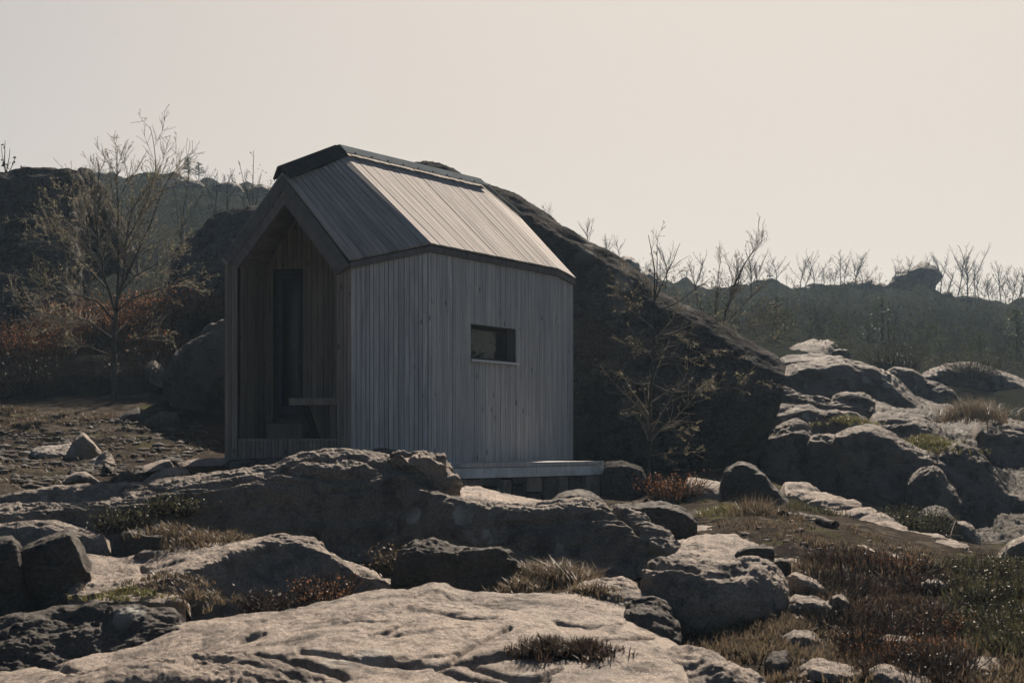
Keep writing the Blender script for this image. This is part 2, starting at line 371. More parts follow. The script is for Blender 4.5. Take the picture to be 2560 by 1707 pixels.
def cross_spline(rows, nt, tau=.38, weights=None):
    rows = np.asarray(rows); k = len(rows)
    w_ = np.ones(k - 1) if weights is None else np.asarray(weights, float)
    cum = np.r_[0, np.cumsum(w_)] / w_.sum() * (nt - 1)
    out = []
    for j in range(nt):
        i = min(int(np.searchsorted(cum, j, 'right') - 1), k - 2); f = (j - cum[i]) / (cum[i + 1] - cum[i])
        p0, p1, p2, p3 = rows[max(i - 1, 0)], rows[i], rows[i + 1], rows[min(i + 2, k - 1)]
        m1 = tau * (p2 - p0); m2 = tau * (p3 - p1)
        out.append((2 * f ** 3 - 3 * f ** 2 + 1) * p1 + (f ** 3 - 2 * f ** 2 + f) * m1 + (-2 * f ** 3 + 3 * f ** 2) * p2 + (f ** 3 - f ** 2) * m2)
    return np.array(out)

seedc = [0]
def rockmesh(name, lines, back=(1.2, .8), under=.5, nx=160, nt=70, amp=.05, freq=1.2, strata=.03, sfreq=(1.0, 2.2, 5.0), weights=None, cracks=(), fine=.01, tau=.38, joints=.018):
    """lines run from the far crest to the near foot, each a list of (x, y, distance)"""
    seedc[0] += 1; off = seedc[0] * 13.7
    rows = [Parr(resample(l, nx, 0)) for l in lines]
    c = rows[0]; b1 = c + np.array((0, back[0] * .55, -back[1] * .35)); b2 = c + np.array((0, back[0], -back[1]))
    f = rows[-1]; u = f + np.array((0, .08, -under))
    allr = [b2, b1] + rows + [u]
    wts = [.25, .35] + list(weights if weights is not None else [1] * (len(rows) - 1)) + [.3]
    V = cross_spline(allr, nt, tau, wts)
    du = np.gradient(V, axis=1); dv = np.gradient(V, axis=0); n = np.cross(dv, du); n /= np.linalg.norm(n, axis=-1)[..., None] + 1e-9
    n *= np.where((n[..., 2] + -.4 * n[..., 1]).mean() < 0, -1, 1)
    q = V + off
    h = amp * fbm(q * freq, 5, .5)
    if strata:
        sq = (V + .25 * fbm(q * .7, 2)[..., None]) * np.array(sfreq) + off
        st = fbm(sq, 4, .55); 
        tt = (st + 2) * 3.2; fl = np.floor(tt); fr_ = np.clip((tt - fl - .55) / .4, 0, 1); h = h + strata * (.55 * (st - .9 * np.abs(st)) + .55 * ((fl + fr_ * fr_ * (3 - 2 * fr_)) / 3.2 - 2))
        jn = noise(sq * np.array((.55, .8, .8)) + 40) + .35 * noise(sq * 2.1 + 9); h = h - joints * np.exp(-(jn / .045) ** 2) * np.clip(noise(q * .8 + 70) * 3 + .6, 0, 1)
        jn = noise(q * np.array((1.1, .45, .7)) + 90) + .3 * noise(q * 3.1 + 9); h = h - .6 * joints * np.exp(-(jn / .035) ** 2) * np.clip(noise(q * .7 + 33) * 3 + .2, 0, 1)
    if fine: h = h + fine * fbm(q * 9, 3, .6) + .5 * fine * fbm(q * 24, 2, .6)
    for pts, wd, dep in cracks:
        px = CX + V[..., 0] / V[..., 1] * FP; py = HY - (V[..., 2] - CAMZ) / V[..., 1] * FP
        wob = 5 * fbm(q * 1.9 + 3, 3); best = np.full(px.shape, 1e9)
        for (x0, y0), (x1, y1) in zip(pts[:-1], pts[1:]):
            dx, dy = x1 - x0, (y1 - y0) * 2.0; L2 = dx * dx + dy * dy + 1e-9
            t = np.clip(((px - x0) * dx + (py + wob - y0) * 2.0 * dy) / L2, 0, 1)
            best = np.minimum(best, np.hypot(px - x0 - t * dx, (py + wob - y0) * 2.0 - t * dy))
        mask = (np.arange(nt) > nt * .12)[:, None]
        h = h - dep * np.exp(-(best / wd) ** 2) * mask
    e = np.minimum(np.linspace(0, 1, nx), np.linspace(1, 0, nx)); h = h * np.clip(e / .02, .25, 1)[None]
    V = V + n * h[..., None]
    lo = V[..., 2].min() - .1
    Lc = V[:, :1].copy(); Lc[..., 0] -= .03; Lc = Lc.mean(0, keepdims=True).repeat(nt, 0); Rc = V[:, -1:].mean(0, keepdims=True).repeat(nt, 0)
    V = np.concatenate((Lc, V, Rc), 1)
    return npmesh(name, V.reshape(-1, 3), gridquads(nt, nx + 2), None, True)

def rock(name, label, lines, mat='rock', cat='boulder', group=None, **kw):
    o = link(name, rockmesh(name, lines, **kw), None, M[mat]); return tag(o, label, cat, group)

def at(line, d): return [(p[0], p[1], p[2] if len(p) > 2 else d) for p in line]

def stone(label, top, bot, d, th, lip=.2, mat='rock', name='boulder', cat='boulder', group=None, roundness=.5, sh=.06, **kw):
    """a free-standing stone from its upper and lower outline, its distance and its own thickness"""
    n = 60; T = resample(top, n, d); B = resample(bot, n, d); s = np.linspace(-1, 1, n); rnd = 1 - np.sqrt(np.clip(1 - s * s, 0, 1))
    def ln(f, dist): 
        o = T * (1 - f) + B * f; o[:, 2] = dist; return [tuple(r) for r in o]
    l = [ln(0, d + th * .55 + 0 * s), ln(sh, d + th * .3 + .2 * th * rnd), ln(lip, d + th * roundness * rnd), ln(.5 + lip * .4, d - th * .06 + th * roundness * rnd), ln(1, d + th * .04 + th * roundness * rnd)]
    kw.setdefault('nx', 110); kw.setdefault('nt', 56)
    H = (np.mean(B[:, 1]) - np.mean(T[:, 1])) / FP * d
    kw.setdefault('amp', .07 * min(1, H)); kw.setdefault('strata', .03 * min(1, H)); kw.setdefault('freq', 1.5)
    return rock(name, label, l, mat, cat, group, back=(th * .6, max(.3, H)), under=.25, weights=[.5, .6, 1, 1], **kw)

# ---- foreground slab
slab_c = [(-60, 1695), (0, 1678), (119, 1653), (223, 1630), (342, 1595), (446, 1556), (536, 1541), (700, 1521), (832, 1498), (883, 1481), (960, 1473), (1017, 1478), (1082, 1462), (1106, 1466), (1142, 1482), (1207, 1486), (1300, 1489), (1346, 1490), (1430, 1498), (1506, 1514), (1574, 1528), (1635, 1556), (1676, 1587), (1700, 1612)]
rock('rock_slab', 'broad sunlit bedrock slab with dark cracks filling the bottom foreground',
     [at(slab_c, 11.6), [(-80, 1740, 9.6), (300, 1640, 9.9), (800, 1560, 10.1), (1300, 1545, 10.2), (1560, 1575, 10.1), (1690, 1622, 10.0)],
      [(-100, 1790, 8.2), (400, 1700, 8.7), (900, 1650, 8.9), (1400, 1640, 8.9), (1620, 1660, 8.8), (1720, 1705, 8.6)],
      [(-100, 1900, 7.4), (400, 1860, 7.5), (900, 1840, 7.6), (1400, 1830, 7.6), (1640, 1840, 7.6), (1740, 1860, 7.6)]],
     cat='rock slab', nx=760, nt=250, amp=.06, freq=.9, strata=.018, sfreq=(.9, 2.0, 4.0), weights=[1.1, .9, .7], back=(.9, .8), fine=.006, joints=.010,
     cracks=[([(755, 1644), (868, 1656), (1076, 1662), (1165, 1657), (1300, 1647), (1489, 1647), (1543, 1630)], 10, .07), ([(1165, 1659), (1230, 1680), (1300, 1702), (1370, 1708)], 8, .06),
             ([(1091, 1671), (1180, 1690), (1255, 1708)], 6, .045), ([(1121, 1655), (1190, 1615), (1275, 1567)], 6, .035), ([(924, 1583), (970, 1580), (1026, 1565)], 6, .035),
             ([(1125, 1537), (1160, 1542), (1240, 1538)], 6, .04), ([(1395, 1552), (1460, 1560), (1560, 1550)], 7, .045), ([(1440, 1595), (1520, 1588), (1640, 1592)], 7, .05), ([(600, 1600), (660, 1586)], 5, .03),
             ([(1340, 1706), (1400, 1680)], 8, .05), ([(-50, 1655), (100, 1668), (300, 1664), (520, 1640), (640, 1635)], 9, .05), ([(640, 1640), (720, 1668), (860, 1690)], 10, .07), ([(560, 1655), (690, 1690), (800, 1700)], 9, .06), ([(320, 1680), (480, 1672), (590, 1676)], 8, .05)])
rock('rock_ledge', 'layered rock ledge with deep creases at the bottom left corner',
     [[(-80, 1720, 8.35), (60, 1700, 8.35), (250, 1668, 8.4), (461, 1626, 8.5), (595, 1632, 8.5), (670, 1655, 8.4), (719, 1675, 8.3), (870, 1720, 8.0)],
      [(-80, 1760, 7.6), (250, 1700, 7.8), (450, 1668, 7.9), (600, 1672, 7.9), (720, 1705, 7.8), (880, 1745, 7.6)],
      [(-80, 1850, 6.9), (250, 1820, 7.0), (450, 1800, 7.0), (600, 1800, 7.0), (720, 1810, 7.0), (900, 1830, 7.0)]],
     cat='rock ledge', nx=360, nt=150, amp=.05, freq=1.6, strata=.07, sfreq=(1.1, 3.2, 5.0), back=(.5, .5), fine=.01)
rock('rock_lobe', 'rounded rock lobe at the bottom edge below the big round boulder',
     [[(1600, 1636, 9.3), (1640, 1622, 9.5), (1693, 1613, 9.6), (1761, 1626, 9.6), (1829, 1647, 9.5), (1880, 1674, 9.4), (1920, 1712, 9.2)],
      [(1612, 1655, 9.0), (1680, 1650, 9.05), (1761, 1668, 9.0), (1829, 1690, 9.0), (1900, 1730, 9.0)],
      [(1640, 1800, 8.7), (1700, 1820, 8.6), (1780, 1840, 8.6), (1850, 1840, 8.7), (1920, 1820, 8.8)]], nx=140, nt=80, amp=.05, freq=2, strata=.03, back=(.6, .6))

# ---- long ridge in front of the cabin
ridge_c = [(-80, 1246, 17.6), (0, 1238, 17.6), (134, 1221, 17.6), (253, 1213, 17.6), (357, 1204, 17.6), (473, 1189, 17.6), (559, 1178, 17.6), (700, 1155, 17.6), (749, 1139, 17.6), (802, 1127, 17.6), (868, 1126, 17.6), (927, 1130, 17.6), (972, 1138, 17.5), (1010, 1160, 17.3), (1043, 1195, 17), (1064, 1214, 16.8), (1100, 1238, 16.6), (1200, 1262, 16.6), (1320, 1264, 16.6), (1364, 1257, 16.6), (1438, 1249, 16.6), (1498, 1253, 16.5), (1572, 1260, 16.3), (1617, 1277, 16.0), (1652, 1303, 15.7), (1682, 1336, 15.4), (1703, 1366, 15.2), (1716, 1392, 15)]
ridge_l = [(-80, 1305, 16.3), (0, 1296, 16.4), (143, 1272, 16.4), (253, 1258, 16.4), (400, 1240, 16.5), (600, 1206, 16.6), (689, 1186, 16.7), (760, 1168, 16.8), (850, 1160, 16.8), (898, 1166, 16.8), (972, 1172, 16.7), (1017, 1190, 16.5), (1046, 1205, 16.3), (1106, 1246, 15.9), (1165, 1263, 15.8), (1240, 1282, 15.6), (1300, 1278, 15.6), (1453, 1270, 15.7), (1500, 1285, 15.6), (1540, 1310, 15.4), (1580, 1325, 15.2), (1620, 1345, 15.0), (1660, 1370, 14.9), (1712, 1398, 14.8)]
ridge_m = [(-80, 1325, 16.0), (143, 1290, 16.2), (300, 1290, 16.35), (600, 1250, 16.45), (800, 1215, 16.62), (1000, 1235, 16.45), (1100, 1290, 15.8), (1240, 1325, 15.5), (1400, 1318, 15.55), (1560, 1365, 15.2), (1640, 1385, 14.9), (1712, 1415, 14.75)]
ridge_f = [(-80, 1375, 15.9), (143, 1360, 16.0), (300, 1380, 16.15), (600, 1410, 16.25), (868, 1420, 16.4), (1000, 1425, 16.25), (1200, 1450, 15.4), (1400, 1460, 15.3), (1560, 1465, 14.9), (1640, 1455, 14.7), (1712, 1445, 14.6)]
rock('rock_ridge', 'long humped bedrock ridge with sunlit crest lying in front of the cabin', [ridge_c, ridge_l, ridge_m, ridge_f], mat='rock_lichen', cat='rock ridge',
     nx=900, nt=190, amp=.05, freq=.8, strata=.055, sfreq=(.45, 2.4, 4.2), weights=[1, .7, .9], back=(1.4, .8), under=.4, fine=.014,
     cracks=[([(560, 1204), (640, 1188), (730, 1164), (790, 1150)], 8, .09), ([(870, 1142), (905, 1150), (985, 1163)], 7, .06), ([(1527, 1262), (1560, 1282), (1590, 1310), (1610, 1340), (1612, 1380)], 8, .10), ([(310, 1235), (430, 1226), (560, 1206)], 6, .05), ([(60, 1262), (180, 1250), (300, 1228)], 6, .05)])
rock('rock_slab', 'tilted sunlit slab with a black slot between the perched boulder and the stone foundation',
     [[(1120, 1240, 18.6), (1132, 1222, 18.8), (1145, 1217, 18.9), (1195, 1218, 18.9), (1245, 1228, 18.7), (1300, 1240, 18.5), (1350, 1254, 18.2), (1380, 1264, 18)],
      [(1118, 1250, 18.0), (1145, 1240, 18.0), (1195, 1242, 18.0), (1250, 1250, 17.9), (1300, 1258, 17.8), (1385, 1270, 17.7)],
      [(1110, 1290, 17.0), (1145, 1290, 17.0), (1195, 1300, 17.0), (1250, 1300, 17.0), (1300, 1300, 17.0), (1390, 1300, 17.0)]],
     cat='rock slab', nx=170, nt=80, amp=.02, strata=.02, back=(.4, .5), cracks=[([(1132, 1243), (1170, 1245), (1205, 1250), (1243, 1255)], 9, .22)])
stone('craggy boulder perched at the right end of the ridge crest, touching the cabin wall', [(965, 1150), (985, 1128), (1011, 1120), (1032, 1117), (1055, 1119), (1076, 1125), (1112, 1134), (1133, 1154), (1145, 1185)],
      [(975, 1150), (1010, 1175), (1040, 1189), (1060, 1206), (1076, 1222), (1100, 1236), (1124, 1238), (1136, 1219), (1145, 1190)], 16.75, 1.0, lip=.5, nx=170, nt=90, amp=.09, freq=2.2, strata=.07, sfreq=(1.5, 2, 4), roundness=.25)
stone('small grey stone on the ridge crest between the cabin wall and perched boulder', [(925, 1133), (935, 1121), (955, 1119), (985, 1124), (1010, 1126), (1020, 1135)], [(925, 1134), (960, 1140), (1020, 1138)], 18.6, .4, mat='rock_dark', name='stone', cat='stone', nx=50, nt=30)

# ---- left foreground
rock('rock_slab', 'low sunlit slab at the left edge below the ridge, above the triangular block',
     [[(-60, 1312, 15.8), (0, 1309, 15.8), (90, 1303, 15.8), (143, 1301, 15.7), (179, 1308, 15.6), (220, 1319, 15.4), (258, 1333, 15.2)], [(-60, 1322, 15.2), (0, 1318, 15.2), (90, 1322, 15.1), (134, 1327, 15.0), (180, 1332, 14.9), (262, 1345, 14.9)],
      [(-60, 1400, 14.9), (90, 1400, 14.8), (180, 1400, 14.8), (270, 1385, 14.8)]], cat='rock slab', nx=150, nt=70, amp=.04, strata=.04)
stone('dark triangular block with a sunlit right edge near the left border', [(40, 1380), (70, 1362), (110, 1348), (140, 1335), (173, 1323), (182, 1328), (196, 1355), (208, 1385), (218, 1412), (226, 1438)],
      [(38, 1500), (90, 1506), (140, 1498), (185, 1478), (226, 1440)], 12.6, .9, lip=.10, sh=.03, roundness=.2, amp=.03, strata=.02, mat='rock_dark')
stone('dark rounded boulder cut off by the left border beside the triangular block', [(-50, 1352), (0, 1346), (30, 1342), (39, 1353), (46, 1375), (52, 1400)], [(-50, 1510), (0, 1505), (40, 1490), (54, 1440)], 12.4, .8, lip=.08, sh=.03, roundness=.25, amp=.03, mat='rock_dark')
wc = [(185, 1395), (208, 1387), (298, 1394), (340, 1390), (396, 1382), (446, 1371), (565, 1363), (640, 1350), (700, 1338), (716, 1336), (731, 1344), (790, 1344), (808, 1352), (835, 1377), (880, 1395), (927, 1411), (972, 1441), (1008, 1478)]
rock('rock_wedge', 'wedge shaped rock with bright flat top and dark front face left of centre',
     [at(wc, 14.3), [(170, 1482, 12.4), (220, 1480, 12.45), (274, 1474, 12.5), (340, 1458, 12.6), (432, 1438, 12.8), (464, 1426, 12.9), (565, 1390, 13.3), (674, 1358, 13.7), (749, 1357, 13.8), (793, 1372, 13.6), (832, 1388, 13.4), (868, 1424, 13.0), (942, 1456, 12.8), (1002, 1484, 12.6)],
      [(170, 1496, 12.36), (274, 1490, 12.45), (432, 1460, 12.75), (520, 1432, 13.0), (674, 1395, 13.62), (749, 1395, 13.7), (832, 1422, 13.35), (900, 1455, 12.9), (1000, 1492, 12.55)],
      [(170, 1545, 12.25), (274, 1530, 12.35), (432, 1515, 12.6), (520, 1560, 12.75), (700, 1570, 13.3), (832, 1550, 13.1), (900, 1530, 12.7), (1000, 1520, 12.5)]],
     nx=460, nt=150, amp=.04, freq=1.1, strata=.03, sfreq=(.7, 2.2, 4.5), weights=[1.2, .5, .9], cat='rock wedge', back=(.7, .7), tau=.3, cracks=[([(352, 1412), (385, 1430), (420, 1430)], 6, .05)])
stone('flat step stone with dry grass around it below the wedge rock', [(230, 1500), (260, 1492), (321, 1486), (400, 1484), (452, 1486), (462, 1498)], [(230, 1512), (320, 1525), (400, 1530), (460, 1518)], 11.9, .7, lip=.35, roundness=.1)
rock('rock_mass', 'broken dark rock with ridged top in the lower left corner',
     [[(-60, 1566, 11.4), (0, 1553, 11.5), (74, 1537, 11.6), (161, 1513, 11.7), (235, 1504, 11.7), (268, 1521, 11.6), (327, 1530, 11.5), (390, 1537, 11.4), (429, 1540, 11.3), (452, 1556, 11.2)],
      [(-60, 1606, 10.9), (0, 1600, 11.0), (74, 1572, 11.1), (149, 1580, 11.1), (214, 1560, 11.1), (268, 1545, 11.2), (327, 1545, 11.1), (429, 1552, 11.0), (460, 1562, 11.0)],
      [(-60, 1640, 10.7), (74, 1625, 10.8), (149, 1620, 10.85), (268, 1600, 10.9), (429, 1580, 10.8), (466, 1575, 10.8)],
      [(-60, 1760, 10.4), (74, 1740, 10.4), (268, 1690, 10.5), (429, 1640, 10.6), (470, 1610, 10.6)]],
     mat='rock_dark', cat='rock mass', nx=280, nt=120, amp=.05, freq=1.6, strata=.06, sfreq=(1.2, 2.5, 4), back=(.5, .5))
stone('low dark stone among grass tufts between the ridge and the wedge rock', [(285, 1362), (300, 1340), (327, 1326), (370, 1330), (420, 1334), (440, 1348)], [(285, 1395), (340, 1405), (400, 1392), (440, 1352)], 14.6, .6, lip=.12, mat='rock_dark', amp=.04)
stone('small flat stone lying at the foot of the low dark stone on the left', [(340, 1385), (355, 1376), (375, 1374), (386, 1382)], [(338, 1390), (360, 1396), (386, 1390)], 13.9, .25, name='stone', cat='stone', nx=40, nt=26)

# ---- middle and right foreground
stone('dark angular boulder with jagged top standing in the middle foreground', [(982, 1432), (993, 1398), (1008, 1372), (1037, 1359), (1064, 1367), (1090, 1364), (1112, 1361), (1135, 1367), (1159, 1367), (1200, 1369), (1240, 1367), (1276, 1376), (1296, 1401), (1305, 1420)],
      [(984, 1455), (1000, 1475), (1040, 1490), (1100, 1500), (1160, 1505), (1210, 1508), (1264, 1500), (1280, 1455), (1300, 1425)], 12.9, .95, lip=.10, sh=.04, roundness=.35, mat='rock_dark', nx=220, nt=110, amp=.07, freq=2.0, strata=.04)
stone('large round boulder with bright flat top at the right of the foreground', [(1612, 1440), (1622, 1419), (1645, 1404), (1676, 1391), (1720, 1384), (1761, 1381), (1846, 1383), (1885, 1394), (1914, 1408), (1935, 1425), (1950, 1440), (1964, 1462), (1973, 1490)],
      [(1613, 1445), (1640, 1490), (1690, 1550), (1715, 1610), (1780, 1660), (1846, 1660), (1900, 1625), (1940, 1580), (1968, 1530), (1973, 1495)], 11.6, 1.25, lip=.24, sh=.05, roundness=.45, joints=.006, nx=300, nt=150, amp=.06, freq=1.4, strata=.03, cracks=[([(1625, 1424), (1660, 1416), (1700, 1412), (1740, 1420)], 10, .06)])
rock('rock_dome', 'low grey rock dome between the slab and the round boulder',
     [[(1330, 1490, 12.3), (1418, 1479, 12.4), (1460, 1462, 12.5), (1506, 1446, 12.5), (1554, 1437, 12.5), (1591, 1452, 12.4), (1632, 1492, 12.2), (1650, 1520, 12)], [(1330, 1500, 11.8), (1430, 1490, 11.9), (1506, 1475, 11.9), (1554, 1468, 11.9), (1600, 1485, 11.8), (1652, 1530, 11.7)],
      [(1340, 1530, 11.5), (1440, 1530, 11.5), (1554, 1545, 11.4), (1610, 1560, 11.4), (1655, 1580, 11.4)]], nx=180, nt=80, amp=.05, freq=2, strata=.03)
rock('rock_dome', 'small dark rock hump pressed against the left side of the round boulder',
     [[(1560, 1530, 11.3), (1571, 1512, 11.4), (1605, 1500, 11.5), (1635, 1495, 11.5), (1660, 1506, 11.4), (1678, 1522, 11.3), (1697, 1558, 11.2), (1702, 1590, 11)], [(1562, 1540, 11.0), (1605, 1525, 11.1), (1640, 1522, 11.1), (1675, 1550, 11), (1702, 1600, 10.9)],
      [(1570, 1600, 10.8), (1620, 1620, 10.7), (1670, 1630, 10.7), (1704, 1630, 10.8)]], mat='rock_dark', nx=110, nt=60, amp=.05, freq=2.5, strata=.03)
stone('blocky grey boulder sitting behind the right end of the ridge', [(1524, 1272), (1535, 1257), (1575, 1256), (1610, 1253), (1646, 1252), (1680, 1259), (1706, 1269), (1739, 1287), (1744, 1306)],
      [(1540, 1290), (1600, 1330), (1650, 1350), (1703, 1356), (1727, 1328), (1744, 1310)], 16.9, 1.0, lip=.12, roundness=.3, mat='rock_dark', amp=.05)
stone('dark flat-topped stone lying on the pale slab behind the round boulder', [(1843, 1378), (1870, 1368), (1895, 1364), (1932, 1367), (1937, 1380)], [(1845, 1384), (1880, 1396), (1915, 1408), (1936, 1400)], 14.3, .4, lip=.12, mat='rock_dark', name='stone', cat='stone', nx=60, nt=36, roundness=.2)
stone('small dark stone just right of the flat-topped stone', [(1934, 1405), (1950, 1397), (1968, 1399), (1978, 1412)], [(1934, 1412), (1955, 1420), (1978, 1418)], 13.4, .25, mat='rock_dark', name='stone', cat='stone', nx=40, nt=26)
rock('rock_slab', 'wide pale sloping slab right of the ridge with a thin tree shadow on it',
     [[(1700, 1305, 18.6), (1745, 1290, 19), (1780, 1275, 19.3), (1831, 1290, 19), (1855, 1312, 18.6), (1900, 1326, 18.2), (1964, 1346, 17.6), (2066, 1368, 17), (2110, 1385, 16.6)], [(1690, 1360, 15.8), (1745, 1345, 16), (1831, 1345, 16), (1920, 1365, 15.8), (2000, 1385, 15.5), (2100, 1402, 15.2)],
      [(1690, 1420, 14), (1800, 1415, 14), (1900, 1415, 14), (1985, 1415, 14.2), (2060, 1420, 14.2)], [(1690, 1480, 13.6), (1800, 1480, 13.6), (1985, 1470, 13.7), (2060, 1460, 13.8)]],
     cat='rock slab', nx=260, nt=110, amp=.05, strata=.035, sfreq=(.6, 1.6, 4), back=(.6, .5))
rock('rock_slab', 'very bright white-grey slab in two lobes above the heather patch on the right',
     [[(2070, 1374, 15.6), (2100, 1361, 15.8), (2135, 1361, 15.8), (2168, 1365, 15.7), (2190, 1382, 15.5), (2210, 1388, 15.5), (2236, 1386, 15.5), (2262, 1402, 15.3), (2290, 1424, 15)], [(2070, 1385, 15), (2130, 1392, 14.9), (2190, 1404, 14.7), (2250, 1415, 14.7), (2292, 1430, 14.7)],
      [(2075, 1420, 14.2), (2130, 1425, 14.2), (2190, 1435, 14.1), (2295, 1445, 14.2)]], mat='rock_pale', cat='rock slab', nx=120, nt=60, amp=.03, strata=.015, cracks=[([(2155, 1380), (2180, 1395), (2205, 1392)], 12, .12)])
rock('rock_rib', 'long straight rib of rock slanting down to the right below the hillside',
     [[(1960, 1206, 22.5), (1975, 1201, 22.6), (2011, 1204, 22.4), (2085, 1235, 21.5), (2177, 1269, 20.3), (2253, 1308, 19.3), (2270, 1317, 19.2), (2330, 1336, 18.7), (2389, 1352, 18.2), (2440, 1376, 17.4), (2482, 1412, 16.6)],
      [(1962, 1220, 21.8), (2011, 1228, 21.5), (2085, 1258, 20.7), (2177, 1292, 19.6), (2253, 1325, 18.7), (2330, 1352, 18.1), (2389, 1368, 17.6), (2440, 1388, 17), (2484, 1416, 16.5)],
      [(1965, 1250, 21.4), (2011, 1258, 21), (2085, 1290, 20.2), (2177, 1325, 19.2), (2253, 1360, 18.3), (2330, 1390, 17.6), (2389, 1400, 17.2), (2440, 1410, 16.8), (2486, 1425, 16.5)]],
     cat='rock rib', nx=260, nt=80, amp=.05, strata=.05, sfreq=(.8, 2, 4))
for top, bot, d, th, lab, mt in [
    ([(1968, 1440), (1985, 1430), (2010, 1437), (2040, 1450), (2062, 1470), (2072, 1490)], [(1968, 1460), (2000, 1475), (2040, 1490), (2072, 1500)], 12.4, .5, 'layered flat stone right of the round boulder under the heather', 'rock'),
    ([(2080, 1492), (2095, 1484), (2112, 1492), (2122, 1508)], [(2080, 1505), (2100, 1515), (2122, 1512)], 11.6, .3, 'small rounded stone half hidden in straw beside the heather', 'rock'),
    ([(2300, 1458), (2320, 1448), (2345, 1448), (2370, 1464)], [(2300, 1468), (2340, 1476), (2370, 1472)], 13, .4, 'flat grey stone poking out of the heather on the right', 'rock_pale'),
    ([(2474, 1555), (2490, 1540), (2515, 1545), (2530, 1565)], [(2474, 1590), (2500, 1600), (2530, 1585)], 10.8, .4, 'pale stone in the grass near the right border', 'rock'),
    ([(1998, 1668), (2030, 1648), (2060, 1650), (2100, 1656), (2150, 1668), (2175, 1690)], [(1998, 1740), (2060, 1760), (2120, 1760), (2175, 1740)], 9.2, .6, 'grey rock at the bottom edge under the heather patch', 'rock'),
    ([(2170, 1675), (2200, 1658), (2240, 1664), (2300, 1680), (2380, 1700), (2420, 1720)], [(2170, 1760), (2260, 1780), (2340, 1780), (2420, 1770)], 9.0, .7, 'low rock slanting along the bottom edge at the right', 'rock'),
    ([(1962, 1500), (1990, 1486), (2040, 1490), (2090, 1506), (2120, 1524)], [(1962, 1540), (2040, 1556), (2120, 1550)], 11.6, .7, 'low ribbed rock breaking through dry grass beside the round boulder', 'rock_lichen'),
    ([(1950, 1590), (1985, 1572), (2030, 1578), (2060, 1600)], [(1950, 1640), (2010, 1650), (2060, 1640)], 10.5, .6, 'grey slab end sticking out of the grass below the round boulder', 'rock_lichen'),
    ([(2180, 1600), (2220, 1584), (2270, 1590), (2300, 1610)], [(2180, 1640), (2240, 1650), (2300, 1640)], 10.3, .5, 'small grey rock in the middle of the heather', 'rock_lichen'),
    ([(2400, 1660), (2450, 1640), (2520, 1648), (2570, 1670)], [(2400, 1740), (2480, 1750), (2570, 1740)], 9.3, .7, 'flat rock in the bottom right corner', 'rock_lichen'),
    ([(1912, 1640), (1930, 1625), (1965, 1622), (1976, 1640)], [(1912, 1760), (1940, 1770), (1976, 1760)], 9.6, .5, 'dark block in the shade below the round boulder', 'rock_dark'),
    ([(2390, 1300), (2410, 1300), (2420, 1306), (2432, 1312), (2446, 1335), (2452, 1360)], [(2392, 1330), (2415, 1360), (2452, 1372)], 19.5, .5, 'rounded stone with a lit cap below the hillside', 'rock'),
    ([(2290, 1300), (2310, 1270), (2340, 1262), (2370, 1272), (2392, 1300), (2400, 1320)], [(2292, 1330), (2340, 1345), (2400, 1335)], 20.5, .9, 'dark humped rock above the long slanting rib', 'rock_dark'),
    ([(2510, 1375), (2530, 1350), (2560, 1338), (2600, 1345)], [(2510, 1400), (2550, 1405), (2600, 1400)], 16.2, .8, 'rock cut off by the right border below the hillside', 'rock')]:
    stone(lab, top, bot, d, th, mat=mt, lip=.25, nx=90, nt=50)
stone('large dark boulder with thin lit rim under the giant boulder, right of the tree', [(1806, 1190), (1815, 1172), (1840, 1158), (1858, 1155), (1871, 1160), (1907, 1183), (1941, 1223), (1962, 1248), (1976, 1264)],
      [(1800, 1262), (1840, 1272), (1880, 1275), (1930, 1276), (1976, 1270)], 19.8, 1.1, lip=.06, sh=.03, roundness=.3, mat='rock_dark', amp=.05)
rock('rock_slab', 'narrow flat slab with bright top edge between the rusty bush and the dark boulder',
     [[(1715, 1200, 20.9), (1721, 1194, 21), (1760, 1199, 21), (1800, 1207, 21), (1828, 1214, 20.8)], [(1715, 1206, 20.3), (1760, 1211, 20.3), (1800, 1219, 20.3), (1830, 1222, 20.3)], [(1720, 1262, 20), (1760, 1272, 20), (1800, 1275, 20), (1830, 1272, 20)]], cat='rock slab', nx=80, nt=46, amp=.02, strata=.02)
stone('dark boulder beside the right end of the stone foundation', [(1505, 1185), (1515, 1158), (1557, 1150), (1590, 1160), (1604, 1170), (1618, 1200), (1622, 1225)], [(1505, 1240), (1550, 1256), (1600, 1255), (1622, 1235)], 21.2, 1.0, lip=.1, mat='rock_cliff', roundness=.3)
stone('dark mound of rock under the stone foundation near its right end', [(1370, 1255), (1400, 1232), (1440, 1222), (1475, 1228), (1510, 1252)], [(1370, 1268), (1440, 1270), (1510, 1268)], 19.3, .8, lip=.25, mat='rock_dark', nx=60, nt=36)

# ---- giant boulder and the hill rocks left
giant = [(640, 640, 28), (720, 560, 28), (850, 480, 28), (980, 430, 28), (1040, 415, 28), (1069, 409, 28), (1120, 420, 28), (1155, 437, 28), (1206, 461, 28), (1263, 484, 28), (1311, 509, 28), (1359, 538, 28), (1400, 563, 27.8), (1455, 593, 27.6), (1502, 617, 27.4), (1537, 640, 27.2), (1582, 671, 27), (1614, 703, 26.8), (1639, 734, 26.6), (1696, 763, 26.4), (1761, 796, 26.2), (1826, 836, 26), (1888, 881, 25.8), (1941, 906, 25.6), (1960, 921, 25.4)]
g_l = [(630, 660, 27.4), (720, 585, 27.2), (850, 510, 27), (1040, 440, 27), (1120, 450, 27), (1206, 492, 26.8), (1311, 535, 26.6), (1400, 583, 26.3), (1502, 640, 26), (1582, 695, 25.6), (1639, 752, 25.4), (1761, 818, 25), (1888, 900, 24.6), (1962, 935, 24.5)]
